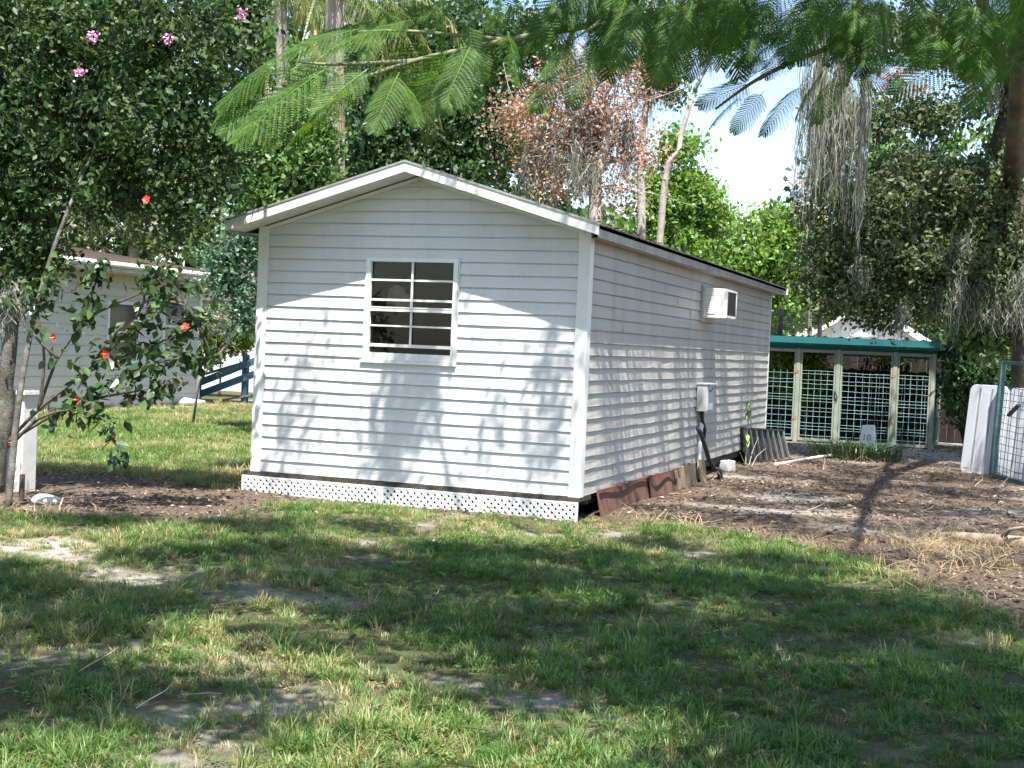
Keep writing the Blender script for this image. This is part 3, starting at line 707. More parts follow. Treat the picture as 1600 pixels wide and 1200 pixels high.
za = n.new('ShaderNodeAttribute'); za.attribute_name = 'zone'
sep = n.new('ShaderNodeSeparateColor'); l.new(za.outputs['Color'], sep.inputs[0])
tc = n.new('ShaderNodeTexCoord')
t1 = noise(n, l, 3.0, 8, .7, vec=tc.outputs['Object']); t2 = noise(n, l, 38, 6, .75, vec=tc.outputs['Object']); t3 = noise(n, l, 140, 3, .6, vec=tc.outputs['Object'])
thatch = ramp(n, l, t2.outputs[0], [(.28, (.03, .036, .014)), (.5, (.075, .08, .034)), (.75, (.17, .155, .085))])
litt = ramp(n, l, t2.outputs[0], [(.28, (.04, .03, .022)), (.48, (.105, .077, .056)), (.62, (.19, .145, .108)), (.8, (.38, .31, .245))])
sandc = ramp(n, l, t3.outputs[0], [(.3, (.22, .19, .155)), (.52, (.38, .345, .295)), (.75, (.50, .465, .41))])
def mixc(fac, a, b_):
    q = n.new('ShaderNodeMixRGB'); l.new(fac, q.inputs[0]); l.new(a, q.inputs[1]); l.new(b_, q.inputs[2]); return q.outputs[0]
c1 = mixc(sep.outputs[0], thatch.outputs[0], litt.outputs[0]); c2 = mixc(sep.outputs[1], c1, sandc.outputs[0])
l.new(c2, b.inputs['Base Color']); b.inputs['Roughness'].default_value = .95; b.inputs['Specular IOR Level'].default_value = .15
bp = n.new('ShaderNodeBump'); bp.inputs['Strength'].default_value = .9; bp.inputs['Distance'].default_value = .02
hm = n.new('ShaderNodeMath'); hm.operation = 'ADD'; l.new(t2.outputs[0], hm.inputs[0]); l.new(t3.outputs[0], hm.inputs[1]); l.new(hm.outputs[0], bp.inputs['Height']); l.new(bp.outputs[0], b.inputs['Normal'])
me = npmesh('yard_ground', np.stack([X, Y, Z], -1).reshape(-1, 3), Fq, m)
lz, sz, gg, ff = zones(X.ravel(), Y.ravel())
ca = me.color_attributes.new('zone', 'FLOAT_COLOR', 'POINT'); arr = np.ones((nx*ny, 4), np.float32)
arr[:, 0] = lz; arr[:, 1] = sz; arr[:, 2] = gg; ca.data.foreach_set('color', arr.ravel())
me.polygons.foreach_set('use_smooth', [True]*len(me.polygons))
tag(link('yard_ground', me), 'sandy yard ground with dead leaves and worn grass', 'ground', kind='structure')

# scatter: instances of small meshes on points, for grass and litter only
def scatter(name, pts, rot, scl, pick, tint, sources, label, cat):
    src = bpy.data.collections.new(name+'_sources')
    for s in sources: src.objects.link(s)
    me = bpy.data.meshes.new(name); me.vertices.add(len(pts)); me.vertices.foreach_set('co', np.ascontiguousarray(pts, np.float32).ravel())
    for nm, tp, dat in (('rot', 'FLOAT_VECTOR', rot), ('scl', 'FLOAT', scl), ('pick', 'INT', pick), ('tint', 'FLOAT', tint)):
        a = me.attributes.new(nm, tp, 'POINT')
        a.data.foreach_set('vector' if tp == 'FLOAT_VECTOR' else 'value', np.ascontiguousarray(dat, np.int32 if tp == 'INT' else np.float32).ravel())
    o = link(name, me)
    ng = bpy.data.node_groups.new(name+'_nodes', 'GeometryNodeTree')
    ng.interface.new_socket('Geometry', in_out='INPUT', socket_type='NodeSocketGeometry'); ng.interface.new_socket('Geometry', in_out='OUTPUT', socket_type='NodeSocketGeometry')
    N = ng.nodes; L = ng.links
    gi = N.new('NodeGroupInput'); go = N.new('NodeGroupOutput'); ip = N.new('GeometryNodeInstanceOnPoints'); ci = N.new('GeometryNodeCollectionInfo')
    ci.inputs['Collection'].default_value = src; ci.inputs['Separate Children'].default_value = True; ci.inputs['Reset Children'].default_value = True
    def att(nm, tp):
        a = N.new('GeometryNodeInputNamedAttribute'); a.data_type = tp; a.inputs[0].default_value = nm; return a.outputs[0]
    L.new(gi.outputs[0], ip.inputs['Points']); L.new(ci.outputs[0], ip.inputs['Instance']); ip.inputs['Pick Instance'].default_value = True
    L.new(att('pick', 'INT'), ip.inputs['Instance Index']); L.new(att('rot', 'FLOAT_VECTOR'), ip.inputs['Rotation']); L.new(att('scl', 'FLOAT'), ip.inputs['Scale'])
    L.new(ip.outputs[0], go.inputs[0])
    md = o.modifiers.new('scatter', 'NODES'); md.node_group = ng
    return tag(o, label, cat, kind='stuff')
GRASS = leafmat('grass_blade', [(0, (.034, .078, .016)), (.45, (.072, .145, .03)), (.7, (.12, .195, .05)), (.86, (.24, .25, .10)), (1, (.38, .31, .17))], .35, .45, .4, inst=True)
STRAW = leafmat('straw', [(0, (.22, .16, .08)), (1, (.42, .33, .2))], .2, .7, .2, inst=True)
DEADLEAF = leafmat('dead_leaf', [(0, (.045, .033, .025)), (.5, (.16, .115, .085)), (.85, (.34, .265, .20)), (1, (.5, .43, .36))], .1, .7, .25, inst=True)
def tuft(name, nb, ln, wd, spread, lean, mat, seed, flat=0):
    g = np.random.default_rng(seed); V = []; F = []
    for i in range(nb):
        a = g.uniform(0, 6.283); r = spread*math.sqrt(g.uniform()); bx, by = r*math.cos(a), r*math.sin(a)
        h = ln*g.uniform(.45, 1.15); w = wd*g.uniform(.7, 1.2); da = a+g.normal(0, .9); ln_ = lean*g.uniform(.3, 1.3)
        dx, dy = math.cos(da), math.sin(da); sx, sy = -dy, dx; n0 = len(V)
        for k, (t, ww) in enumerate(((0, .8), (.4, 1.0), (.75, .75), (1, .08))):
            out = h*ln_*t*t; z = h*(t-(.35+flat)*ln_*t*t)
            V += [(bx+dx*out-sx*w*ww/2, by+dy*out-sy*w*ww/2, z), (bx+dx*out+sx*w*ww/2, by+dy*out+sy*w*ww/2, z)]
        for k in range(3): F.append((n0+2*k, n0+2*k+1, n0+2*k+3, n0+2*k+2))
    me = bpy.data.meshes.new(name); me.from_pydata(V, [], F); me.materials.append(mat); me.update()
    me.polygons.foreach_set('use_smooth', [True]*len(me.polygons))
    return bpy.data.objects.new(name, me)
def weed(name, seed):
    g = np.random.default_rng(seed); V = []; F = []
    for i in range(16):
        a = g.uniform(0, 6.283); r = g.uniform(.01, .06); z = g.uniform(.015, .05); s = g.uniform(.012, .024)
        c = np.array([r*math.cos(a), r*math.sin(a), z]); d = np.array([math.cos(a), math.sin(a), g.uniform(-.2, .4)]); e = np.array([-math.sin(a), math.cos(a), g.uniform(-.2, .2)])
        n0 = len(V); V += [tuple(c-d*s*.6), tuple(c+e*s*.5), tuple(c+d*s), tuple(c-e*s*.5)]; F.append((n0, n0+1, n0+2, n0+3))
    me = bpy.data.meshes.new(name); me.from_pydata(V, [], F); me.materials.append(GRASS); me.update()
    return bpy.data.objects.new(name, me)
tufts = [tuft('tuft_a', 26, .12, .0060, .055, .75, GRASS, 1), tuft('tuft_b', 22, .085, .0065, .06, .95, GRASS, 2), tuft('tuft_c', 30, .06, .0050, .07, .9, GRASS, 3),
         tuft('tuft_d', 18, .17, .0065, .045, .8, GRASS, 4), weed('tuft_e', 5), weed('tuft_f', 6), tuft('tuft_g', 16, .09, .004, .07, 1.1, STRAW, 8)]
def pts_in(n, x0, x1, y0, y1, seed):
    g = np.random.default_rng(seed); return g.uniform(x0, x1, n), g.uniform(y0, y1, n), g
def infront(x, y, m=1.6):                                    # keep what the lens could see, with a margin to the sides
    dx = x-CAM[0]; dy = y-CAM[1]; d = dx*fw.x+dy*fw.y; s = dx*ri.x+dy*ri.y
    return (d > 2.2) & (np.abs(s) < .46*d+m)
def grass_field(name, n, box, seed, hscale, label, dens=1.0, clumpy=True, lawn=False):
    x, y, g = pts_in(n, *box, seed)
    li, sa, gr, fa = zones(x, y)
    cl = fbm(x*2.2, y*2.2, 70, 3); p = gr*dens*(np.clip((cl-.26)*3.2, .16, 1) if clumpy else 1)
    if lawn: p = p*((x < -3.0) & (y > -.9))
    k = (g.uniform(size=n) < p) & infront(x, y) & ~inshed(x, y, .06)
    x, y, cl = x[k], y[k], cl[k]; m_ = len(x)
    dry = np.clip(fbm(x*.8+5, y*.8, 90, 3)*2.0-.66+sa[k]*2, 0, 1)
    tint = np.clip(g.uniform(.08, .72, m_)+dry*.55*g.uniform(.3, 1, m_), 0, .97)
    if lawn: tint = np.clip(g.uniform(.35, .85, m_)+dry*.3, 0, .97)
    pick = g.choice(7, m_, p=[.20, .24, .18, .05, .12, .10, .11] if not lawn else [.15, .35, .4, 0, .05, 0, .05])
    rot = np.stack([g.normal(0, .12, m_), g.normal(0, .12, m_), g.uniform(0, 6.283, m_)], -1)
    scl = hscale*g.uniform(.6, 1.25, m_)*np.clip(.55+cl, .6, 1.3)
    return scatter(name, np.stack([x, y, gz(x, y)-.004], -1), rot, scl, pick, tint, tufts, label, 'grass')
grass_field("foreground_grass", 108000, (-7.2, 5.6, -9.2, .1), 101, .56, 'shaggy green grass growing in tufts before the shed')
grass_field('back_lawn', 52000, (-14, -3, -.9, 14), 102, .95, 'sunlit short lawn between the shed and the white house', clumpy=False, lawn=True)
def deadleaf(name, seed):
    g = np.random.default_rng(seed); L = .05*g.uniform(.7, 1.2); W = L*.42; c = .014*g.uniform(.3, 1.4)
    V = [(-L/2, 0, c*.6), (-L*.1, W/2, c), (L/2, 0, c*.3), (-L*.1, -W/2, c*g.uniform(.2, 1)), (0, 0, 0)]
    me = bpy.data.meshes.new(name); me.from_pydata(V, [], [(0, 4, 1), (1, 4, 2), (2, 4, 3), (3, 4, 0)]); me.materials.append(DEADLEAF); me.update()
    return bpy.data.objects.new(name, me)
def twig(name, seed):
    g = np.random.default_rng(seed); b_ = MB(); p = [(0, 0, .006)]
    for i in range(3): p.append((p[-1][0]+.07, p[-1][1]+g.normal(0, .015), .006+abs(g.normal(0, .006))))
    b_.tube(p, [.0035, .003, .002, .001], 4); me = bpy.data.meshes.new(name); me.from_pydata(b_.v, [], b_.f); me.materials.append(DEADLEAF); me.update()
    return bpy.data.objects.new(name, me)
litter_src = [deadleaf('litter_%s' % c, i) for i, c in enumerate('abcd')]+[twig('litter_e', 9), twig('litter_f', 10)]
x, y, g = pts_in(60000, -7, 5.5, -7, 15, 300)
li, sa, gr, fa = zones(x, y); k = (g.uniform(size=len(x)) < np.clip(li*(.25+.9*fbm(x*1.5, y*1.5, 33))+.09, 0, 1)*np.clip(1.1-sa*.7, .3, 1)) & infront(x, y) & ~inshed(x, y, -.1)
x, y = x[k], y[k]; q = len(x)
scatter('leaf_litter', np.stack([x, y, gz(x, y)+.002], -1), np.stack([g.normal(0, .3, q), g.normal(0, .3, q), g.uniform(0, 6.283, q)], -1), g.uniform(.6, 1.25, q),
        g.choice(6, q, p=[.22, .22, .22, .22, .07, .05]), g.uniform(0, 1, q)**1.4, litter_src, 'brown dead leaves and twigs littering the bare dirt', 'leaf litter')
x, y, g = pts_in(9000, -6.5, 5.5, -6, 4, 301)              # dry straw lying at the border of the dirt
li, sa, gr, fa = zones(x, y); k = (g.uniform(size=len(x)) < np.clip(4*li*(1-li), 0, 1)*.9*((x > .4) | (x < -3.2))*.6+np.exp(-(((x-3.3)/.9)**2+((y-.2)/1.0)**2))*.8) & infront(x, y) & ~inshed(x, y, .05)
x, y = x[k], y[k]; q = len(x)
scatter('dry_straw', np.stack([x, y, gz(x, y)], -1), np.stack([g.normal(0, .3, q), g.normal(0, .3, q), g.uniform(0, 6.283, q)], -1), g.uniform(.7, 1.5, q),
        np.full(q, 0), g.uniform(0, 1, q), [tuft('straw_a', 14, .11, .0045, .08, 1.5, STRAW, 31, .1)], 'dry tan straw along the edge of the dirt', 'straw')

# ---------------------------------------------------------------- shed
def vinyl(name, c, stain=(.42, .42, .38), amt=.35):
    m, n, l, b = nodes(name)
    tc = n.new('ShaderNodeTexCoord'); mp = n.new('ShaderNodeMapping'); mp.inputs['Scale'].default_value = (1, 1, .12); l.new(tc.outputs['Object'], mp.inputs[0])
    t = noise(n, l, 3.5, 8, .65, vec=mp.outputs[0]); t2 = noise(n, l, 26, 5, .7, vec=tc.outputs['Object'])
    q = ramp(n, l, t.outputs[0], [(.42, (0, 0, 0)), (.78, (amt,)*3)]); r = ramp(n, l, t2.outputs[0], [(.3, [k*.94 for k in c]), (.7, c)])
    mx = n.new('ShaderNodeMixRGB'); l.new(q.outputs[0], mx.inputs[0]); l.new(r.outputs[0], mx.inputs[1]); mx.inputs[2].default_value = tuple(stain)+(1,)
    l.new(mx.outputs[0], b.inputs['Base Color']); b.inputs['Roughness'].default_value = .42; b.inputs['Specular IOR Level'].default_value = .4
    bp = n.new('ShaderNodeBump'); bp.inputs['Strength'].default_value = .06; bp.inputs['Distance'].default_value = .004; l.new(t2.outputs[0], bp.inputs['Height']); l.new(bp.outputs[0], b.inputs['Normal'])
    return m
VINYL = vinyl('white_vinyl', (.605, .605, .60), (.40, .39, .36), .45); VINYLS = vinyl('grey_vinyl_shaded_stained', (.39, .37, .345), (.23, .205, .175), .6)  # side vinyl: the wall's shade put into a darker base, stains on top
TRIM = vinyl('white_trim', (.74, .74, .72), (.4, .4, .37), .4)
FASCIA = vinyl('fascia_mildewed', (.30, .29, .27), (.09, .085, .08), .95)
RAKE = plain('rake_board', (.72, .72, .70), .5, .05, 8, .05, .4, dirt=(.25, .25, .24), dscale=5, damt=.55)
SHINGLE = plain('roof_shingle', (.13, .12, .115), .95, .4, 30, .8, .2)
DARK = plain('crawl_space_shade', (.02, .02, .02), .9, .3)  # near-black colour standing in for the shade under the floor
LATT = plain('white_lattice', (.74, .74, .73), .5, .05, 10, .05, .4, dirt=(.42, .38, .30), dscale=5, damt=.4)
SILLW = plain('wet_dark_wood', (.055, .048, .042), .85, .4, 14, .6, .2)
W_, L_, ZB, CH, NC = 3.30, 9.45, .30, .1143, 21
ZT = ZB+.1143*20.5
shed = empty('shed', (-1.65, 4.7, G), 'long white vinyl sided shed with gable front, window and lattice skirt', 'shed')
sh_off = Vector((1.65, -4.7, -G))
def S(b, name, mat, parent=shed, smooth=False, bevel=0, shift=True):
    b.v = [tuple(Vector(v)+sh_off) for v in b.v]
    return b.build(name, mat, parent, smooth, bevel)
RZ, SL = 3.235, .298                                    # top of the roof at the ridge, slope
OV, OF = .19, .34                                       # side and front overhang
def rooftop(x): return RZ-SL*abs(x+1.65)
WX0, WX1, WZ0, WZ1 = -2.155, -1.225, ZB+10*CH, ZB+18*CH+.025
PROF = [(.003, 0), (.021, 0), (.0195, .008), (.0135, .45), (.0115, .72), (.0085, .87), (.003, 1.0)]   # (proud, fraction of course)
def course(b, z, h, a0, a1, fixed, axis_, lim=None, seed=0):
    """one lap of siding from a0 to a1 along the wall; lim(z) clips the ends under the gable"""
    g = np.random.default_rng(seed); ns = max(3, int(abs(a1-a0)/.28)); hh = h*1.0
    rows = []
    for (o, fz) in PROF:
        zz = z+(fz*hh if fz > .02 or fz == 0 else fz)
        lo, hi = a0, a1
        if lim: lo = max(a0, lim(zz)[0]); hi = min(a1, lim(zz)[1])
        row = []
        for i in range(ns+1):
            t = lo+(hi-lo)*i/ns
            wob = (g.normal(0, .0011) if .1 < fz < .9 or fz < .02 else 0)
            dz = (0.0012*math.sin(t*2.1+seed*1.7)+g.normal(0, .0006)) if fz < .5 else 0
            row.append((t, -(o+wob), zz+dz) if axis_ == 'x' else ((o+wob), t, zz+dz))
        rows.append(row)
    V = [p for r in rows for p in r]; n_ = ns+1
    b.add(V, [(j*n_+i, j*n_+i+1, (j+1)*n_+i+1, (j+1)*n_+i) for j in range(len(rows)-1) for i in range(ns)])
    return b
# front wall: sheathing with a window hole, then every lap of siding
b = MB(); IX0, IX1, IZ0, IZ1 = WX0+.03, WX1-.03, WZ0+.03, WZ1-.03
b.box((-W_, .001, ZB), (IX0, .06, ZT)); b.box((IX1, .001, ZB), (-.002, .06, ZT)); b.box((IX0, .001, ZB), (IX1, .06, IZ0)); b.box((IX0, .001, IZ1), (IX1, .06, ZT))
b.extrude([(-W_, ZT), (-.002, ZT), (-1.65, rooftop(-1.65)-.10)], (0, .001, 0), (1, 0, 0), (0, 0, 1), (0, .059, 0))
fw_ = S(b, 'front_wall', VINYL)
def gl(z):
    d = max(0.02, (RZ-.115-z)/SL); return (-1.65-d, -1.65+d)
k = 0; z = ZB
while z < RZ-.17:
    hgt = CH
    segs = [(-W_+.075, -.075)]
    if WZ0-.01 <= z+.05 <= WZ1: segs = [(-W_+.075, WX0-.002), (WX1+.002, -.075)]
    for j, (a0, a1) in enumerate(segs):
        if gl(z)[1]-gl(z)[0] < .25: continue
        b = MB(); course(b, z, hgt, a0, a1, 0, 'x', gl if z+hgt > ZT-.35 else None, seed=k*3+j)
        S(b, 'siding_board', VINYL, fw_, smooth=False)
    k += 1; z = ZB+k*CH
# right side wall
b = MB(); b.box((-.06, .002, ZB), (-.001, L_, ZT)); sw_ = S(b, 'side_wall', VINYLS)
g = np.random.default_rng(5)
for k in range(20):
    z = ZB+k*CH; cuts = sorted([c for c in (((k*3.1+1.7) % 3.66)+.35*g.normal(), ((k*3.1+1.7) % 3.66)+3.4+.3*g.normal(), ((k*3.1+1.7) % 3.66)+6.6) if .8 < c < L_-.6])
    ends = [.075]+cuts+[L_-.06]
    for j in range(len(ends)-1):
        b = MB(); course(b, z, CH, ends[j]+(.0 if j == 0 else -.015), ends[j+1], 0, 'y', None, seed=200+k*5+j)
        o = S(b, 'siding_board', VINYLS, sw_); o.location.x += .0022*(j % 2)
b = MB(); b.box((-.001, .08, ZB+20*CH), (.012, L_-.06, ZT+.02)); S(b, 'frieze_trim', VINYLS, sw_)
b = MB(); b.box((-W_-.02, .05, ZB), (-W_, L_, ZT)); b.box((-W_, L_-.06, ZB), (-.07, L_, ZT)); S(b, 'rear_wall', VINYL)
# corner posts
for cx, sx in ((-W_, -1), (0, 1)):
    b = MB(); e = .028*sx
    if sx > 0: b.extrude([(-.085, -.026), (.026, -.026), (.026, .085), (.0, .085), (.0, .0), (-.085, .0)], (0, 0, ZB-.012), (1, 0, 0), (0, 1, 0), (0, 0, ZT-ZB+.03))
    else: b.extrude([(-W_-.026, -.026), (-W_+.085, -.026), (-W_+.085, 0), (-W_, 0), (-W_, .085), (-W_-.026, .085)], (0, 0, ZB-.012), (1, 0, 0), (0, 1, 0), (0, 0, ZT-ZB+.03))
    S(b, 'corner_post', TRIM, bevel=.004)
b = MB(); b.extrude([(0, -.05), (.02, -.05), (.02, 0), (0, 0)], (0, L_, ZB), (1, 0, 0), (0, 1, 0), (0, 0, ZT-ZB)); S(b, 'corner_post', TRIM)
# roof: two slabs, shingles, rake boards, soffit panels, fascias
xe0, xe1 = -W_-OV, OV
roof = empty('roof', (0, 0, 0), parent=shed)
for sx in (-1, 1):
    xe = xe1 if sx > 0 else xe0; d = 1.65+OV
    b = MB(); y0, y1 = -OF+.01, L_+.2
    b.extrude([(-1.65, RZ-.012), (xe, rooftop(xe)-.012), (xe, rooftop(xe)-.045), (-1.65, RZ-.045)], (0, y0, 0), (1, 0, 0), (0, 0, 1), (0, y1-y0, 0)); S(b, 'roof_deck', FASCIA, roof)
    b = MB(); nrow = 13
    for r_ in range(nrow):                              # lapped shingle courses
        t0, t1 = r_/nrow, min(1, (r_+1.15)/nrow); xa = -1.65+sx*(d+.018)*(1-t0); xb = -1.65+sx*(d+.018)*(1-t1)
        b.extrude([(xa, rooftop(xa)+.004), (xb, rooftop(xb)-.004), (xb, rooftop(xb)-.0105), (xa, rooftop(xa)-.0105)], (0, y0-.012, 0), (1, 0, 0), (0, 0, 1), (0, y1-y0+.024, 0))
    S(b, 'shingles', SHINGLE, roof)
    # white rake board along the gable, its lower end stained
    b = MB(); b.extrude([(-1.65, RZ-.010), (xe, rooftop(xe)-.010), (xe, rooftop(xe)-.098), (-1.65, RZ-.098)], (0, -OF, 0), (1, 0, 0), (0, 0, 1), (0, -.018, 0)); S(b, 'rake_board', RAKE, roof)
    b = MB(); b.extrude([(-1.65, RZ+.006), (xe+.01*sx, rooftop(xe)+.006), (xe+.01*sx, rooftop(xe)-.012), (-1.65, RZ-.012)], (0, -OF-.0185, 0), (1, 0, 0), (0, 0, 1), (0, -.007, 0)); S(b, 'drip_edge', FASCIA, roof)
    npn = 9
    for i in range(npn):                                # soffit panels under the overhang with open joints
        xa = -1.65+sx*(d-.01)*i/npn+sx*.003; xb = -1.65+sx*(d-.01)*(i+1)/npn-sx*.003
        b = MB(); b.extrude([(xa, rooftop(xa)-.088), (xb, rooftop(xb)-.088), (xb, rooftop(xb)-.080), (xa, rooftop(xa)-.080)], (0, -OF+.001, 0), (1, 0, 0), (0, 0, 1), (0, OF-.018, 0)); S(b, 'soffit_panel', TRIM, roof)
    b = MB(); b.extrude([(0, 0), (.03, 0), (.03, .02), (0, .02)], (0, 0, 0), (1, 0, 0), (0, 0, 1), (0, .01, 0)); b.v = []; b.f = []
    b.box((xe-.012*(sx > 0)-.0*(sx < 0), -OF+.002, rooftop(xe)-.115), (xe+.012*(sx < 0), L_+.2, rooftop(xe)-.006)); S(b, 'eave_fascia', FASCIA, roof)
    xw = 0 if sx > 0 else -W_
    for i in range(14):
        ya = .0+(L_+.18)*i/14+.002; yb = (L_+.18)*(i+1)/14-.002
        b = MB(); b.box((xw+.002*sx, ya, rooftop(xe)-.100), (xe-.013*sx, yb, rooftop(xe)-.092)); S(b, 'eave_soffit', VINYLS, roof)
b = MB(); b.box((OV-.10, L_+.2, rooftop(OV)-.105), (OV+.035, L_+.235, rooftop(OV)-.01)); S(b, 'eave_end_cap', TRIM, roof)
b = MB()                                                # frieze strips where siding meets soffit
for sx in (-1, 1):
    xe = -1.65+sx*1.62
    b.extrude([(-1.65, RZ-.100), (xe, rooftop(xe)-.100), (xe, rooftop(xe)-.135), (-1.65, RZ-.135)], (0, -.019, 0), (1, 0, 0), (0, 0, 1), (0, -.012, 0))
S(b, 'gable_trim', TRIM, roof)
b = MB(); g = np.random.default_rng(3)                  # dead leaves caught on the eave
for i in range(46):
    yy = g.uniform(-.2, 2.2); xx = OV-abs(g.normal(0, .06)); zz = rooftop(xx)+.012; s = g.uniform(.015, .04); a = g.uniform(0, 6.28)
    b.add([(xx-s*math.cos(a), yy-s*math.sin(a), zz), (xx+s*.4*math.sin(a), yy-s*.4*math.cos(a), zz+.012), (xx+s*math.cos(a), yy+s*math.sin(a), zz+.004), (xx-s*.4*math.sin(a), yy+s*.4*math.cos(a), zz)], [(0, 1, 2, 3)])
o = S(b, 'roof_leaves', plain('roof_leaf', (.10, .055, .04), .8, .5, 20), roof); tag(o, kind='stuff')
# floor frame: dark sill board over lattice
b = MB(); b.box((-W_-.09, -.045, ZB-.045), (.03, .3, ZB-.006)); b.box((-.25, .3, ZB-.10), (-.02, L_, ZB-.006)); b.box((-W_, .3, ZB-.1), (-W_+.2, L_, ZB-.006)); S(b, 'floor_sill', SILLW)
b = MB(); b.box((-W_+.05, .32, 0), (-W_+.09, L_-.1, ZB-.05)); b.box((-W_+.1, 1.2, 0), (-.35, 1.24, ZB-.05)); S(b, 'crawl_shade_back', DARK)  # black sheets added as the darkness deep under the floor
for i in range(5):
    b = MB(); yy = .5+i*2.1; b.box((-.42, yy, .0), (-.22, yy+.3, ZB-.05)); S(b, 'pier', plain('pier_block%d' % i, (.22, .21, .2), .9, .2, 12, .4))
# lattice skirt: crossed strips in three panels
LZ0, LZ1 = .075, ZB-.047
def lattice(x0, x1, name, z0=LZ0, z1=LZ1):
    b = MB(); pitch = .068; w = .027; h = z1-z0
    from_ = x0-h
    def clipbar(c, s, y):
        # strip whose centre line is x = c + s*(z-z0); clip the band to the panel
        hw = w/2*math.sqrt(2); poly = [(c-hw, z0), (c+hw, z0), (c+hw+s*h, z1), (c-hw+s*h, z1)]
        for side, lim in ((1, x0), (-1, x1)):
            out = []
            for i in range(len(poly)):
                p, q = poly[i], poly[(i+1) % len(poly)]; ip = side*(p[0]-lim) >= 0; iq = side*(q[0]-lim) >= 0
                if ip: out.append(p)
                if ip != iq:
                    t = (lim-p[0])/(q[0]-p[0]); out.append((lim, p[1]+t*(q[1]-p[1])))
            poly = out
            if len(poly) < 3: return
        b.extrude(poly, (0, y, 0), (1, 0, 0), (0, 0, 1), (0, -.004, 0))
    c = x0-h
    while c < x1+h:
        clipbar(c, 1, -.058); clipbar(c+.011, -1, -.0622); c += pitch
    o = S(b, name, LATT)
    b = MB(); b.box((x0-.004, -.068, z0), (x0+.02, -.057, z1)); b.box((x1-.02, -.068, z0), (x1+.004, -.057, z1)); b.box((x0, -.067, z1-.012), (x1, -.057, z1+.002))
    S(b, 'lattice_edge', LATT, o)
    return o
for x0, x1 in ((-3.385, -1.905), (-1.893, -.905), (-.893, .022)): lattice(x0, x1, 'lattice_panel')
b = MB(); b.box((-3.40, -.05, .06), (-3.39, .5, LZ1)); S(b, 'skirt_return', SILLW)
b = MB(); b.box((-3.38, -.035, .05), (.0, -.030, LZ1)); S(b, 'skirt_shade_sheet', DARK)  # black sheet added so the lattice holes show painted shade
# window: casing, two sashes with grilles, glass, insect screen, dark room behind
win = empty('window', (0, 0, 0), parent=shed)
b = MB(); b.box((WX0, -.034, WZ0-.012), (WX0+.045, .02, WZ1)); b.box((WX1-.045, -.034, WZ0-.012), (WX1, .02, WZ1)); b.box((WX0+.045, -.034, WZ1-.035), (WX1-.045, .02, WZ1)); b.box((WX0+.045, -.034, WZ0-.012), (WX1-.045, .02, WZ0+.055))
S(b, 'window_casing', TRIM, win)
b = MB(); b.box((WX0-.03, -.042, WZ0-.042), (WX1+.012, -.004, WZ0-.014)); S(b, 'window_sill', TRIM, win)
b = MB(); b.box((WX0-.014, -.026, WZ0-.01), (WX0-.001, -.004, WZ1+.014)); b.box((WX1+.001, -.026, WZ0-.03), (WX1+.014, -.004, WZ1+.014)); b.box((WX0-.001, -.026, WZ1+.001), (WX1+.001, -.004, WZ1+.014)); S(b, 'casing_channel', VINYL, win)
gx0, gx1, gz0, gz1 = WX0+.045, WX1-.045, WZ0+.055, WZ1-.035; zm = gz0+(gz1-gz0)*.47; xm = (gx0+gx1)/2
b = MB()
b.box((gx0, -.022, zm-.012), (gx1, .004, zm+.018)); b.box((gx0, -.026, zm+.020), (gx1, -.004, zm+.030)); S(b, 'meeting_rail', TRIM, win)
b = MB(); b.box((gx0, -.016, gz1-.002), (gx1, .002, gz1-.0)); b.box((gx0, -.010, zm+.085), (gx1, .006, zm+.105)); b.box((gx0, -.014, zm+.27), (gx1, .002, zm+.288)); b.box((xm-.010, -.013, zm+.03), (xm+.010, .001, gz1)); S(b, 'upper_grille', TRIM, win)
b = MB(); b.box((gx0, -.008, zm-.155), (gx1, .008, zm-.139)); b.box((xm-.009, -.007, gz0+.075), (xm+.009, .007, zm-.012)); b.box((gx0, -.016, gz0+.055), (gx1, .006, gz0+.085)); S(b, 'lower_grille', TRIM, win)
def glassmat(name, col, refl, rough=.02, opac=.0):
    m, n, l, b_ = nodes(name); tr = n.new('ShaderNodeBsdfTransparent'); tr.inputs[0].default_value = tuple(col)+(1,)
    gs = n.new('ShaderNodeBsdfGlossy'); gs.inputs['Roughness'].default_value = rough; fr = n.new('ShaderNodeFresnel'); fr.inputs[0].default_value = refl
    mx = n.new('ShaderNodeMixShader'); l.new(fr.outputs[0], mx.inputs[0]); l.new(tr.outputs[0], mx.inputs[1]); l.new(gs.outputs[0], mx.inputs[2])
    out = mx.outputs[0]
    if opac:
        df = n.new('ShaderNodeBsdfDiffuse'); t = noise(n, l, 7, 6, .7); q = ramp(n, l, t.outputs[0], [(.4, (opac*.3,)*3), (.75, (opac,)*3)]); df.inputs[0].default_value = (.3, .29, .27, 1)
        m2 = n.new('ShaderNodeMixShader'); l.new(q.outputs[0], m2.inputs[0]); l.new(out, m2.inputs[1]); l.new(df.outputs[0], m2.inputs[2]); out = m2.outputs[0]
    l.new(out, n['Material Output'].inputs[0]); return m
GLASS = glassmat('dusty_glass', (.7, .7, .7), 1.35, .03, .012)
for nm, x0, x1, z0, z1 in (('pane', gx0, xm, zm+.02, gz1), ('pane', xm, gx1, zm+.02, gz1), ('pane', gx0, xm, gz0, zm), ('pane', xm, gx1, gz0, zm)):
    b = MB(); yy = .004 if z0 > zm-.01 else .012; b.box((x0+.001, yy, z0), (x1-.001, yy+.004, z1)); S(b, nm, GLASS, win)
m, n, l, b_ = nodes('insect_screen'); b_.inputs['Base Color'].default_value = (.018, .018, .022, 1); b_.inputs['Roughness'].default_value = .8
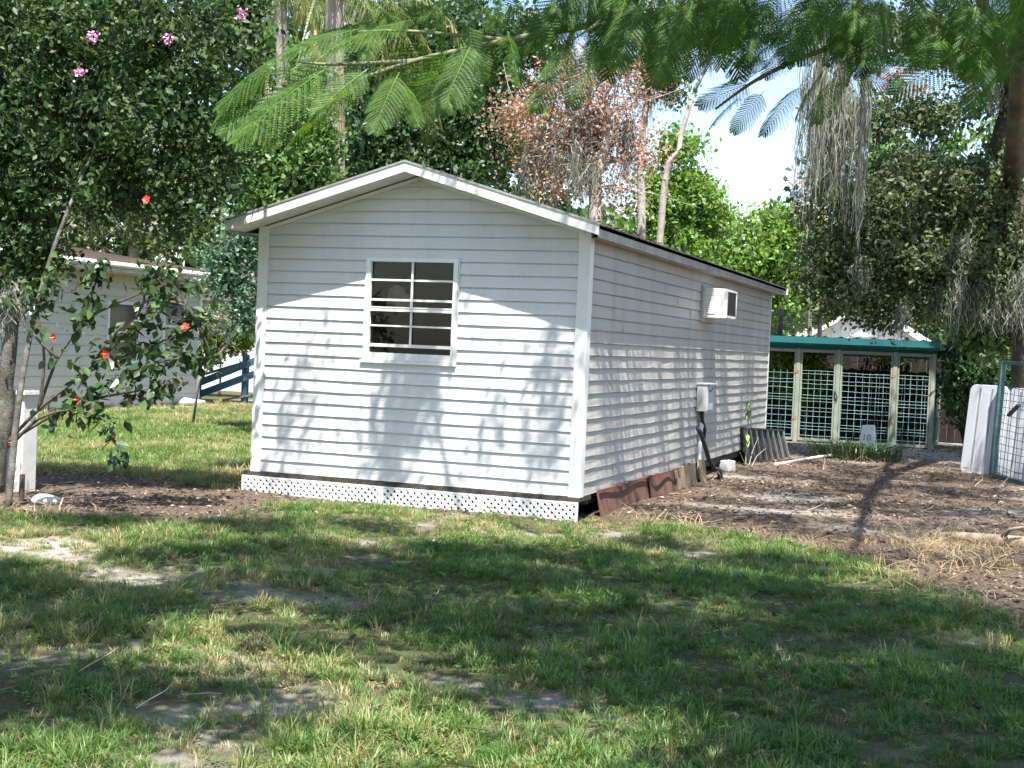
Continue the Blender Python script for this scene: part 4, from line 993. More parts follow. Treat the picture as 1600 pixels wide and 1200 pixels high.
tr = n.new('ShaderNodeBsdfTransparent'); mx = n.new('ShaderNodeMixShader'); mx.inputs[0].default_value = .5; l.new(tr.outputs[0], mx.inputs[1]); l.new(b_.outputs[0], mx.inputs[2]); l.new(mx.outputs[0], n['Material Output'].inputs[0])
b = MB(); b.box((gx0, .020, gz0), (gx1, .021, zm)); S(b, 'insect_screen', m, win)
b = MB()
for q in (((WX0, .06, WZ0), (WX0+.01, 1.3, WZ1)), ((WX1-.01, .06, WZ0), (WX1, 1.3, WZ1)), ((WX0, .06, WZ0), (WX1, 1.3, WZ0+.01)), ((WX0, .06, WZ1-.01), (WX1, 1.3, WZ1)), ((WX0, 1.3, WZ0), (WX1, 1.31, WZ1))): b.box(*q)
S(b, 'dark_room', plain('room_dark', (.02, .018, .016), .9, .3), win)  # near-black box: darkness of the unlit room put into its colour
b = MB(); V = []; ns = 14                               # a pale cloth hung inside the upper sash
for i in range(ns+1):
    t = i/ns; V.append((gx0+.12+t*.42, .09+.03*math.sin(t*19), zm+.04)); V.append((gx0+.13+t*.36, .085+.02*math.sin(t*14+1), zm+.20-.16*t*t+.05*math.sin(t*5)))
b.add(V, [(2*i, 2*i+2, 2*i+3, 2*i+1) for i in range(ns)]); S(b, 'hung_cloth', plain('cloth', (.50, .42, .36), .9, .2, 9), win, smooth=True)
# ---------------------------------------------------------------- things on and beside the shed
def thing(name, loc, label, cat, group=None): return empty(name, loc, label, cat, group)
def put(b, name, mat, root, smooth=False, bevel=0):
    lo = Vector((0, 0, 0)); r_ = root
    while r_ is not None: lo = lo+r_.location; r_ = r_.parent
    b.v = [tuple(Vector(v)-lo) for v in b.v]
    return b.build(name, mat, root, smooth, bevel)
WHITEP = plain('white_enamel', (.76, .75, .72), .4, .05, 6, .03, .5, dirt=(.5, .42, .32), dscale=4, damt=.35)
GREYP = plain('grey_plastic', (.42, .44, .44), .5, .08, 6, .05, .4, dirt=(.25, .25, .23), dscale=6, damt=.4)
BLACKP = plain('black_plastic', (.03, .03, .032), .55, .3, 8, .1, .4)
RUST = plain('rusty_tin', (.125, .058, .042), .8, .35, 5, .5, .3, dirt=(.09, .05, .04), dscale=3, damt=.8)
WOODB = plain('weathered_wood', (.22, .165, .11), .9, .35, 9, .6, .2, dirt=(.08, .06, .05), dscale=4, damt=.7)
CONC = plain('concrete', (.46, .45, .42), .95, .15, 14, .5, .2, dirt=(.25, .23, .2), dscale=4, damt=.5)
PVC = plain('white_pvc', (.72, .72, .70), .4, .05, 6, 0, .5, dirt=(.4, .36, .3), dscale=6, damt=.4)
# window air conditioner
AY0, AY1, AZ0, AZ1 = 4.55, 5.15, 2.05, 2.40
ac = thing('air_conditioner', (0, 4.9, AZ0), 'white boxy air conditioner sticking out of the shed side wall', 'air conditioner')
b = MB(); b.box((.02, AY0, AZ0), (.31, AY1, AZ1)); put(b, 'case', WHITEP, ac, bevel=.008)
b = MB(); t_ = .012
b.box((.310, AY0+.008, AZ0+.01), (.328, AY0+.03, AZ1-.008)); b.box((.310, AY1-.03, AZ0+.01), (.328, AY1-.008, AZ1-.008)); b.box((.310, AY0+.03, AZ1-.03), (.328, AY1-.03, AZ1-.008)); b.box((.310, AY0+.03, AZ0+.01), (.328, AY1-.03, AZ0+.035)); put(b, 'coil_frame', WHITEP, ac)
b = MB(); b.box((.311, AY0+.03, AZ0+.035), (.316, AY1-.03, AZ1-.03)); put(b, 'coil', plain('coil_fins', (.035, .033, .033), .6, .5, 60, .4, .4), ac)
b = MB()
for i in range(13): b.box((.317, AY0+.03, AZ0+.045+i*.024), (.322, AY1-.03, AZ0+.049+i*.024))
put(b, 'coil_guard', BLACKP, ac)
for i in range(13):
    b = MB(); zz = AZ0+.05+i*.024; b.add([(.06, AY0-.001, zz), (.19, AY0-.001, zz), (.19, AY0-.009, zz+.004), (.06, AY0-.009, zz+.004), (.06, AY0-.001, zz+.014), (.19, AY0-.001, zz+.014)], [(0, 1, 2, 3), (3, 2, 5, 4), (0, 3, 4), (1, 5, 2)]); put(b, 'louver', WHITEP, ac)
b = MB(); b.box((.018, AY0-.055, AZ0-.05), (.05, AY0-.002, AZ1+.03)); b.box((.018, AY0-.002, AZ0-.05), (.05, AY1+.05, AZ0-.003)); b.box((.018, AY1+.002, AZ0-.003), (.05, AY1+.05, AZ1+.03)); b.box((.018, AY0-.002, AZ1+.002), (.05, AY1+.002, AZ1+.03)); put(b, 'mounting_frame', VINYLS, ac)
# electrical disconnect box with conduit and cable
eb = thing('electrical_box', (.02, 4.7, .95), 'grey electrical box with conduit and black cable on the shed side', 'electrical box')
b = MB(); b.box((.024, 4.50, .93), (.15, 4.83, 1.25)); put(b, 'box_body', GREYP, eb, bevel=.006)
b = MB(); b.box((.02, 4.49, 1.252), (.20, 4.86, 1.268)); b.box((.150, 4.51, .95), (.158, 4.82, 1.25)); put(b, 'box_lid', GREYP, eb)
b = MB(); b.tube([(.16, 4.52, 1.20), (.165, 4.60, 1.165), (.165, 4.70, 1.19), (.163, 4.78, 1.22)], .004, 5); put(b, 'wire_loop', BLACKP, eb)
b = MB(); b.tube([(.05, 4.70, .93), (.05, 4.70, .80), (.055, 4.66, .5), (.06, 4.64, .22), (.06, 4.64, .08)], .024, 10); b.tube([(.05, 4.70, .80), (.05, 4.70, .72)], .032, 10); put(b, 'conduit', PVC, eb, smooth=True)
b = MB(); b.tube([(.07, 4.64, .93), (.07, 4.66, .82), (.08, 4.78, .7), (.06, 4.83, .55)], .022, 8); put(b, 'grey_sleeve', BLACKP, eb, smooth=True)
b = MB(); b.tube([(.10, 4.28, .74), (.12, 4.34, .70), (.14, 4.50, .55), (.17, 4.66, .36), (.20, 4.88, .23), (.22, 5.05, .20), (.23, 5.12, .14), (.23, 5.12, .05)], [.024, .027, .027, .027, .028, .034, .03, .03], 9); put(b, 'black_cable', BLACKP, eb, smooth=True)
for q in range(3):
    b = MB(); b.tube([(.21, 4.98-.02*q, .21), (.24+.02*q, 4.93-.03*q, .15), (.23+.015*q, 4.95-.03*q, .05)], .012, 6); put(b, 'cable_strand', BLACKP, eb, smooth=True)
# sheets and boards closing the crawl space along the side
def sheet(name, label, cat, y0, y1, top0, top1, mat, x=.055, lean=.06, wav=.012, seed=0, th=.012):
    o = thing(name, (x, (y0+y1)/2, G), label, cat); b = MB(); ns = 12; g = np.random.default_rng(seed); V = []
    for i in range(ns+1):
        t = i/ns; y = y0+(y1-y0)*t; top = top0+(top1-top0)*t+g.normal(0, .004); w = wav*math.sin(t*9+seed)
        V += [(x+lean+w, y, G-.03), (x+w*.6, y, top), (x+w*.6-th, y, top), (x+lean+w-th, y, G-.03)]
    F = [(4*i+k, 4*i+4+k, 4*i+4+(k+1) % 4, 4*i+(k+1) % 4) for i in range(ns) for k in range(4)]+[(0, 1, 2, 3), (4*ns+3, 4*ns+2, 4*ns+1, 4*ns)]
    b.add(V, F); put(b, 'sheet', mat, o); return o, b
o, b = sheet('rusty_sheet', 'rusty brown tin sheet at the near shed corner', 'metal sheet', .38, 2.2, .325, .33, RUST, .06, .05, .012, 1)
b = MB(); b.box((.08, .39, .318), (.10, 2.19, .335)); put(b, 'folded_lip', RUST, o)
o, b = sheet('rusty_sheet', 'second rusty tin sheet, redder and crumpled, under the shed side', 'metal sheet', 2.15, 3.32, .335, .30, RUST, .075, .05, .02, 2)
b = MB(); b.box((.11, 2.16, .325), (.128, 3.3, .338)); put(b, 'folded_lip', RUST, o)
o, b = sheet('wooden_board', 'stained tan wooden board below the electrical box', 'board', 3.35, 4.28, .33, .33, WOODB, .09, .04, .0, 3, .03)
b = MB(); b.box((.10, 3.36, .331), (.13, 3.42, .35)); put(b, 'batten', WOODB, o)
o, b = sheet('wooden_board', 'short upright board end just left of the black cable', 'board', 4.40, 4.62, .36, .34, WOODB, .13, .05, 0, 4, .03)
b = MB(); b.box((.131, 4.45, .2), (.15, 4.5, .33)); put(b, 'batten', WOODB, o)
pr = thing('concrete_pier', (.06, 6.3, G), 'pale round concrete pier standing beside the shed edge', 'concrete block')
b = MB(); b.tube([(.06, 6.3, G-.03), (.06, 6.3, G+.115), (.06, 6.3, G+.13)], [.125, .12, .11], 18); put(b, 'pier_body', CONC, pr, smooth=False)
b = MB(); b.tube([(.06, 6.3, G+.131), (.06, 6.3, G+.14)], [.05, .045], 10); put(b, 'pier_core', CONC, pr)
# dark ribbed panel leaning at the far corner
lp = thing('ribbed_panel', (.2, 8.6, G), 'dark grey ribbed plastic panel leaning at the far end of the shed', 'plastic panel')
PA, PB, PT0, PT1 = Vector((.10, 7.55, G-.02)), Vector((.42, 9.35, G-.02)), Vector((-.0+.04, 7.35, .60)), Vector((.30, 9.3, .50))
b = MB(); nrm = Vector((.98, -.17, .1)).normalized()*.02
b.add([PA, PB, PT1, PT0, PA-nrm, PB-nrm, PT1-nrm, PT0-nrm], [(0, 1, 2, 3), (7, 6, 5, 4), (0, 4, 5, 1), (1, 5, 6, 2), (2, 6, 7, 3), (3, 7, 4, 0)]); put(b, 'panel_sheet', BLACKP, lp)
RIBM = plain('grey_rib', (.20, .20, .19), .6, .25, 9, .1)
for i in range(8):
    t = (i+.15)/7.4; p = PA.lerp(PB, t)+nrm*.9; q = PT0.lerp(PT1, t)+nrm*.9
    b = MB(); b.bar(p, q, .022, .03, nrm); put(b, 'rib', RIBM, lp)
b = MB(); b.bar(PT0+Vector((0, 0, .012)), PT1+Vector((0, 0, .012)), .07, .025); put(b, 'top_rim', BLACKP, lp)
# slim sapling in front of it
sp = thing('sapling', (.16, 7.15, G), 'thin sapling with a few leaves growing against the shed side', 'plant')
b = MB(); b.tube([(.16, 7.15, .08), (.15, 7.17, .5), (.17, 7.2, .9), (.16, 7.2, 1.02)], [.009, .008, .005, .003], 6); b.tube([(.19, 7.2, .08), (.22, 7.28, .3), (.28, 7.35, .5)], [.008, .006, .003], 5); b.tube([(.24, 7.1, .08), (.30, 7.2, .25), (.40, 7.3, .36)], [.007, .005, .003], 5); b.tube([(.15, 7.17, .12), (.1, 7.0, .3)], [.006, .003], 5); put(b, 'stem', BARKP, sp)
SAPL = plain('sapling_leaf', (.13, .20, .05), .45, .2, 20)
def leafshape(b, c, d, n_, L, W):
    d = Vector(d).normalized(); n_ = Vector(n_); s = d.cross(n_).normalized(); u = s.cross(d); c = Vector(c)
    b.add([c, c+d*L*.35+s*W*.5+u*.0, c+d*L*.7+s*W*.36-u*L*.05, c+d*L-u*L*.14, c+d*L*.7-s*W*.36-u*L*.05, c+d*L*.35-s*W*.5, c+d*L*.4-u*W*.12], [(0, 6, 1), (1, 6, 2), (2, 6, 3), (3, 6, 4), (4, 6, 5), (5, 6, 0)])
g = np.random.default_rng(77)
for i in range(11):
    zz = (.98, .94, .9, .86, 1.0, .52, .48, .44, .4, .55, .83)[i]; a = g.uniform(0, 6.28); b = MB()
    leafshape(b, (.16, 7.18, zz), (math.cos(a), math.sin(a), -.9), (0, 0, 1), .15, .06); put(b, 'leaf', SAPL, sp)
# irrigation pipe
pp = thing('pvc_pipe', (.7, 9, G), 'white plastic pipe lying on the dirt toward the grass clump', 'pipe')
pth = [(.52, 7.55, .125), (.62, 8.3, .125), (.76, 9.2, .128), (.98, 10.2, .135), (1.15, 10.8, .15)]
b = MB(); b.tube(pth, .021, 10); put(b, 'pipe_length', PVC, pp, smooth=True)
b = MB(); b.tube([(.512, 7.49, .125), (.528, 7.61, .125)], .028, 10); put(b, 'pipe_coupling', PVC, pp, smooth=True)
# white marker block
mk = thing('marker_block', (1.32, 11.9, G), 'white painted tapered block with the faint marking 10', 'block')
b = MB(); a_, c_ = .145, .105
b.add([(1.32-a_, 11.8, G-.02), (1.32+a_, 11.8, G-.02), (1.32+a_, 12.05, G-.02), (1.32-a_, 12.05, G-.02), (1.32-c_-.01, 11.84, .545), (1.32+c_-.02, 11.84, .555), (1.32+c_-.02, 12.02, .555), (1.32-c_-.01, 12.02, .545)], [(0, 3, 2, 1), (4, 5, 6, 7), (0, 1, 5, 4), (1, 2, 6, 5), (2, 3, 7, 6), (3, 0, 4, 7)])
put(b, 'block_body', plain('white_paint_chipped', (.78, .77, .74), .7, .05, 10, .3, .3, dirt=(.3, .27, .24), dscale=9, damt=.6), mk, bevel=.014)
tcv = bpy.data.curves.new('marking', 'FONT'); tcv.body = '10'; tcv.size = .15; tcv.extrude = .001
to = bpy.data.objects.new('marking', tcv); COL.objects.link(to); to.parent = mk; to.location = (-.10, -.094, .20); to.rotation_euler = (R(85), 0, 0)
tcv.materials.append(plain('faded_marking', (.25, .24, .23), .8, .2))
dg = bpy.context.evaluated_depsgraph_get(); me = bpy.data.meshes.new_from_object(to.evaluated_get(dg)); mt = to.matrix_basis.copy()
bpy.data.objects.remove(to); to = link('marking', me, mk); to.matrix_basis = mt
# grass clump beside it
gc = thing('grass_clump', (1.45, 9.6, G), 'arching dark green grass clump before the kennel', 'grass clump')
b = MB(); g = np.random.default_rng(12)
for i in range(420):
    a = g.uniform(0, 6.28); r_ = .6*math.sqrt(g.uniform()); x0, y0 = 1.3+r_*math.cos(a)*1.15, 10.1+r_*math.sin(a)*.8; da = a+g.normal(0, .7); ln = g.uniform(.35, .75); w = g.uniform(.008, .018); dx, dy = math.cos(da), math.sin(da)
    n0 = []; 
    for t, ww in ((0, 1), (.35, 1), (.7, .8), (1, .1)):
        o_ = ln*.75*t*t; z_ = G+ln*(t-.62*t*t); n0 += [(x0+dx*o_-dy*w*ww/2, y0+dy*o_+dx*w*ww/2, z_), (x0+dx*o_+dy*w*ww/2, y0+dy*o_-dx*w*ww/2, z_)]
    b.add(n0, [(0, 1, 3, 2), (2, 3, 5, 4), (4, 5, 7, 6)])
CLUMP = plain('clump_blade', (.045, .085, .025), .4, .5, 3, 0, .5)
o = put(b, 'blades', CLUMP, gc, smooth=True); tag(o, kind='stuff')
b = MB(); b.tube([(1.3, 10.1, .08), (1.3, 10.1, .15)], [.3, .18], 10); put(b, 'root_mound', plain('root_thatch', (.10, .08, .04), .95, .4, 20, .8), gc)

# ---------------------------------------------------------------- kennel
TEAL = plain('teal_steel', (.022, .13, .145), .35, .12, 3, .03, .5); TEALD = plain('teal_underside', (.02, .17, .16), .5, .2, 4)
FRAMEM = plain('worn_frame', (.25, .265, .215), .6, .18, 6, .1, .4, dirt=(.16, .26, .22), dscale=4, damt=.7)
WIRE = plain('painted_wire', (.27, .47, .45), .45, .3, 4, 0, .5)
RUSTY = plain('rust_hinge', (.30, .13, .06), .8, .3, 10, .2)
KY, KX0, KX1, KB = 13.8, -1.9, 2.22, 16.0
kn = thing('dog_kennel', (.2, 14.9, G), 'wire dog kennel with teal metal roof behind the shed', 'kennel')
px_ = [-1.75, -.95, -.18, .54, 1.54, 2.20]
for x_ in px_:
    b = MB(); b.box((x_-.038, KY-.03, G-.01), (x_+.038, KY+.03, 1.80)); put(b, 'post', FRAMEM, kn, bevel=.004)
for x_ in (-1.75, .3, 2.2):
    b = MB(); b.box((x_-.03, KB-.03, G-.01), (x_+.03, KB+.03, 1.70)); put(b, 'post', FRAMEM, kn)
def meshpanel(x0, x1, y, z0, z1, nv, seed, name='wire_panel', axis_='x', mat=WIRE):
    b = MB(); g = np.random.default_rng(seed); hz = []; z = z0+.05
    def P(a, z_, off): return (a, y+off, z_) if axis_ == 'x' else (y+off, a, z_)
    i = 0
    while z < z1:
        hz.append(z); z += (.11, .055, .06, .115, .10, .06)[i % 6]*g.uniform(.92, 1.08); i += 1
    for z in hz: b.tube([P(x0, z, 0), P((x0+x1)/2, z+g.normal(0, .008), g.normal(0, .006)), P(x1, z, 0)], .0028, 5)
    for k in range(nv+1):
        xx = x0+(x1-x0)*k/nv; b.tube([P(xx, z0, .009), P(xx+g.normal(0, .006), (z0+z1)/2, .009), P(xx, z1, .009)], .0027 if k % 2 else .0034, 5)
    return b
for i in range(5):
    x0, x1 = px_[i]+.045, px_[i+1]-.045
    b = MB(); b.box((x0, KY-.02, 1.735), (x1, KY+.02, 1.79)); b.box((x0, KY-.02, G+.02), (x1, KY+.02, G+.065)); b.box((x0, KY-.021, G+.065), (x0+.028, KY+.019, 1.735)); b.box((x1-.028, KY-.021, G+.065), (x1, KY+.019, 1.735)); fr_ = put(b, 'gate_frame', FRAMEM, kn)
    b = meshpanel(x0+.028, x1-.028, KY, G+.065, 1.40, 7 if x1-x0 > .8 else 5, 40+i); put(b, 'wire_mesh', WIRE, fr_)
    if i in (1, 3):
        for zz in (.5, 1.35):
            b = MB(); b.box((x1-.01, KY-.034, zz), (x1+.06, KY-.023, zz+.05)); put(b, 'hinge', RUSTY, fr_)
b = MB(); b.tube([(.50, KY-.04, 1.08), (.52, KY-.07, 1.02), (.55, KY-.06, .94), (.53, KY-.045, .88)], .012, 6); put(b, 'chain_latch', BLACKP, kn)
b = meshpanel(KY+.03, KB-.03, 2.20, G+.05, 1.45, 16, 60, axis_='y'); put(b, 'side_mesh', plain('dull_wire', (.06, .16, .15), .5, .3, 4), kn)
b = MB(); b.box((2.17, KY+.03, 1.68), (2.23, KB-.03, 1.73)); b.box((2.17, KY+.03, G), (2.23, KB-.03, G+.05)); put(b, 'side_rail', FRAMEM, kn)
# sheet roof, low at the back, with a front fascia in three lengths
zf, zr = 2.02, 1.86
b = MB(); nr = 60; V = []; x0, x1 = KX0-.1, KX1+.08
for i in range(nr+1):
    x_ = x0+(x1-x0)*i/nr; rb = .022 if i % 4 == 0 else 0
    V += [(x_, KY-.16, zf+rb), (x_, KB+.15, zr+rb), (x_, KY-.16, zf+rb-.006), (x_, KB+.15, zr+rb-.006)]
F = []
for i in range(nr): F += [(4*i, 4*i+4, 4*i+5, 4*i+1), (4*i+2, 4*i+3, 4*i+7, 4*i+6)]
b.add(V, F); rf = put(b, 'roof_sheet', TEAL, kn)
for xa, xb in ((x0, .28), (.283, 1.30), (1.303, x1-.01)):
    b = MB(); b.box((xa, KY-.175, zf-.12), (xb, KY-.163, zf-.003)); b.box((xa, KY-.163, zf-.12), (xb, KY-.10, zf-.112)); put(b, 'front_fascia', TEAL, rf)
b = MB(); b.extrude([(KY-.175, zf-.145), (KB+.15, zr-.12), (KB+.15, zr-.004), (KY-.175, zf-.004)], (x1-.008, 0, 0), (0, 1, 0), (0, 0, 1), (.010, 0, 0)); put(b, 'side_fascia', TEALD, rf)
for yy in (KY+.02, (KY+KB)/2, KB-.02):
    b = MB(); zz = zf+(zr-zf)*(yy-KY)/(KB-KY); b.box((x0+.02, yy-.03, zz-.16), (x1-.03, yy+.03, zz-.03)); put(b, 'roof_beam', TEALD, rf)
b = MB(); b.box((KX0, KY+.05, G-.03), (KX1-.03, KB, G+.012)); put(b, 'kennel_floor', plain('kennel_dirt', (.06, .05, .04), .95, .4, 9, .6), kn)
# dark board fence behind the kennel
fn = thing('board_fence', (.8, 16.3, G), 'dark weathered board fence standing behind the kennel', 'fence')
FB = [plain('fence_board%d' % i, c, .9, .35, 5, .5, .2) for i, c in enumerate(((.022, .018, .016), (.03, .025, .021), (.016, .014, .013)))]
g = np.random.default_rng(4); p0, p1 = Vector((-3.2, 16.30, 0)), Vector((5.0, 16.34, 0)); nb = 56; dv = (p1-p0)/nb; nv_ = Vector((-dv.y, dv.x, 0)).normalized()
for i in range(nb):
    q = p0+dv*i; t = 1.75+g.normal(0, .03); b = MB(); w2 = dv*.985; off = nv_*g.normal(0, .006); th = nv_*.02
    A = [q+off, q+w2+off, q+w2+off+th, q+off+th]
    b.add([(v.x, v.y, G-.02) for v in A]+[(v.x, v.y, t+g.normal(0, .004)) for v in A], [(0, 3, 2, 1), (4, 5, 6, 7), (0, 1, 5, 4), (1, 2, 6, 5), (2, 3, 7, 6), (3, 0, 4, 7)]); put(b, 'fence_board', FB[i % 3], fn)
for zz in (.5, 1.4):
    b = MB(); q0 = p0+nv_*.05; q1 = p1+nv_*.05; b.bar((q0.x, q0.y, zz), (q1.x, q1.y, zz), .04, .09); put(b, 'fence_rail', FB[0], fn)
# netting run between shed and oak
nt = thing('netting_screen', (-.7, 16.9, G), 'dark netting screen stretched behind the far shed corner', 'netting')
NET = plain('black_net', (.03, .035, .035), .8, .3)
for x_ in (-1.9, -1.05, -.25):
    b = MB(); b.box((x_-.04, 16.9, G), (x_+.04, 16.98, 2.66)); put(b, 'net_post', plain('net_post%d' % int(x_*100), (.05, .045, .04), .9, .3), nt)
b = MB()
for i in range(26): b.tube([(-1.9, 16.89, 1.5+i*.045), (-1.05, 16.89, 1.49+i*.045), (-.25, 16.89, 1.5+i*.043)], .004, 4)
for i in range(34): b.tube([(-1.9+i*.05, 16.885, 1.5), (-1.9+i*.05, 16.885, 2.6)], .004, 4)
put(b, 'net', NET, nt)

# ---------------------------------------------------------------- leaning panels and gate at the right
PANELM = plain('grey_white_plastic', (.52, .54, .57), .5, .06, 3, .04, .4, dirt=(.30, .30, .32), dscale=3, damt=.5)
def roundrect(w, h, r, n=5):
    p = []
    for cx, cy, a0 in ((w-r, r, -90), (w-r, h-r, 0), (r, h-r, 90), (r, r, 180)):
        for i in range(n+1): a = R(a0+90*i/n); p.append((cx+r*math.cos(a), cy+r*math.sin(a)))
    return p
def plastic_panel(loc, along, lean, w, h, label):
    o = thing('plastic_panel', loc, label, 'plastic panel'); al = Vector(along).normalized(); upv = (Vector((0, 0, 1))+Vector(lean)).normalized(); nn = al.cross(upv).normalized()
    b = MB(); b.extrude(roundrect(w, h, .10), (0, 0, 0), al, upv, nn*-.05); b.v = [tuple(Vector(v)) for v in b.v]; b.build('panel_body', PANELM, o, bevel=.008)
    for t in (.30, .62):
        b = MB(); b.extrude([(-.012, .04), (.012, .04), (.012, h-.05), (-.012, h-.05)], al*(w*t), al, upv, nn*.006); b.build('moulded_groove', plain('groove%d%d' % (int(t*100), int(loc[0]*100)), (.25, .25, .27), .6, .3, 6), o)
    for t in (.16, .46, .80):
        b = MB(); b.extrude([(-w*.085, .09), (w*.085, .09), (w*.075, h-.10), (-w*.075, h-.10)], al*(w*t), al, upv, nn*.003); b.build('moulded_rib', PANELM, o, bevel=.003)
    return o
plastic_panel((2.90, 8.72, G-.01), (.75, -.66, 0), (.07, .05, 0), .66, 1.27, 'whitish ribbed plastic panel with rounded corners leaning left of the gate')
plastic_panel((3.42, 8.45, G-.01), (.75, -.66, 0), (.07, .05, 0), .70, 1.25, 'second whitish plastic panel seen through the wire of the gate')
gt = thing('leaning_gate', (3.34, 8.22, G), 'blue green steel gate with bent wire leaning at the right edge', 'gate')
GATEM = plain('gate_paint', (.035, .10, .10), .45, .2, 5, .05, .5, dirt=(.18, .20, .18), dscale=3, damt=.5); GWIRE = plain('gate_wire', (.06, .13, .15), .5, .3, 5)
al = Vector((.43, -.9, -.02)).normalized(); uv = Vector((.045, .02, 1)).normalized(); o0 = Vector((3.34, 8.22, G+.02)); GW, GH = 1.75, 1.58
def gp(a, h, off=0): return o0+al*a+uv*h+al.cross(uv)*off
for nm, p, q in (('gate_stile', gp(0, 0), gp(0, GH)), ('gate_stile', gp(GW, 0), gp(GW, GH))):
    b = MB(); b.bar(p, q, .075, .055, al); put(b, nm, GATEM, gt)
for nm, p, q in (('gate_rail', gp(.028, .02), gp(GW-.028, .02)), ('gate_rail', gp(.028, GH-.02), gp(GW-.028, GH-.02))):
    b = MB(); b.bar(p, q, .05, .045); put(b, nm, GATEM, gt)
b = MB(); g = np.random.default_rng(8)
for i in range(13):
    h = .07+i*.098; b.tube([gp(.03, h), gp(GW*.35, h-.015+g.normal(0, .012), g.normal(0, .015)), gp(GW*.7, h-.01+g.normal(0, .012), g.normal(0, .015)), gp(GW-.03, h)], .0045, 5)
for i in range(15):
    a = .09+i*.112; b.tube([gp(a, .03), gp(a+g.normal(0, .012), .65, g.normal(0, .012)), gp(a+g.normal(0, .008), 1.27)], .0045, 5)
put(b, 'gate_wire', GWIRE, gt)
b = MB(); b.bar(gp(.42, .86, .05), gp(.75, 1.02, .08), .05, .03); put(b, 'gate_latch', BLACKP, gt)
# fallen log in dry grass at the right edge
lg = thing('fallen_log', (3.6, .6, G), 'weathered fallen log in dry straw at the right edge', 'log')
b = MB(); b.tube([(2.95, .98, .10), (3.2, .88, .12), (3.6, .72, .13), (4.1, .5, .14), (4.7, .25, .15)], [.03, .05, .065, .075, .08], 10); put(b, 'log_body', plain('log_wood', (.25, .20, .145), .9, .35, 7, .9, .2, dirt=(.11, .08, .06), dscale=4, damt=.6), lg, smooth=True)
b = MB(); b.tube([(3.55, .72, .17), (3.6, .62, .25), (3.72, .6, .29)], [.025, .018, .008], 6); put(b, 'branch_stub', BARK, lg, smooth=True)

# ---------------------------------------------------------------- left edge
wp = thing('white_post', (-4.86, -1.45, G), 'white square post standing behind the crape myrtle stem', 'post')
b = MB(); b.box((-4.965, -1.55, G-.02), (-4.765, -1.36, .98)); put(b, 'post_body', plain('post_paint', (.62, .62, .60), .6, .08, 4, .1, .3, dirt=(.34, .33, .29), dscale=3, damt=.6), wp, bevel=.006)
b = MB(); b.box((-4.99, -1.575, .981), (-4.74, -1.335, 1.02)); put(b, 'post_cap', TRIM, wp, bevel=.006)
stk = MB(); stk.box((-4.33, -2.10, G-.05), (-4.295, -2.065, .34))
o = stk.build('wooden_stake', plain('stake_wood', (.07, .055, .045), .9, .3, 12, .4), bevel=.004); tag(o, 'short dark stake driven into the mulch before the white post', 'stake')
bm = bmesh.new(); bmesh.ops.create_icosphere(bm, subdivisions=3, radius=.1)
for v in bm.verts:
    n_ = float(fbm(np.array([v.co.x*14+3]), np.array([v.co.y*14+v.co.z*9]), 2)[0]); v.co *= .8+.45*n_; v.co.z *= .55; v.co.x *= 1.35
me = bpy.data.meshes.new('pale_rock'); bm.to_mesh(me); bm.free(); me.materials.append(plain('rock', (.42, .42, .41), .9, .2, 12, .5)); o = link('pale_rock', me); o.location = (-4.10, -2.04, G+.03)
tag(o, 'pale grey rock lying in the mulch near the crape myrtle', 'rock')

# ---------------------------------------------------------------- house at the left
HS = vinyl('house_siding', (.54, .525, .48)); HROOF = [plain('house_shingle%d' % i, c, .95, .25, 25, .5, .2) for i, c in enumerate(((.15, .115, .10), (.18, .14, .12), (.13, .10, .088)))]
CREAM = plain('cream_soffit', (.50, .45, .33), .7, .1, 5, .05, .3)
hx, hy0, hy1, hz = -12.68, 1.5, 13.28, 2.50
hs = thing('house', (-16, 7.5, G), 'low white sided house with cream eaves and brown shingle roof', 'house')
b = MB(); b.box((hx-7.5, hy0, G-.05), (hx, hy1, hz)); wl_ = put(b, 'wall', HS, hs)
def hc(b, z, h, y0, y1, seed):
    rows = []; ns = 6
    for o_, fz in PROF[:3]+PROF[3:]:
        rows.append([(hx+.002+o_, y0+(y1-y0)*i/ns, z+h*fz) for i in range(ns+1)])
    V = [p for r_ in rows for p in r_]; n_ = ns+1
    b.add(V, [(j*n_+i, j*n_+i+1, (j+1)*n_+i+1, (j+1)*n_+i) for j in range(len(rows)-1) for i in range(ns)])
wins = ((10.17, 11.05, 1.02, 2.10), (11.98, 12.63, 1.20, 2.25))
k = 0; z = G+.06
while z < hz-.05:
    segs = [(hy0, hy1-.09)]
    for (a, c, z0, z1) in wins:
        if z+.19 > z0-.05 and z < z1+.05:
            ns_ = []
            for s0, s1 in segs:
                if a-.06 > s0 and c+.06 < s1: ns_ += [(s0, a-.06), (c+.06, s1)]
                else: ns_.append((s0, s1))
            segs = ns_
    for s0, s1 in segs:
        b = MB(); hc(b, z, .19, s0, s1, k); put(b, 'siding_board', HS, wl_)
    z += .19; k += 1
b = MB(); b.box((hx+.0, hy1-.09, G), (hx+.03, hy1+.02, hz)); put(b, 'corner_board', TRIM, wl_)
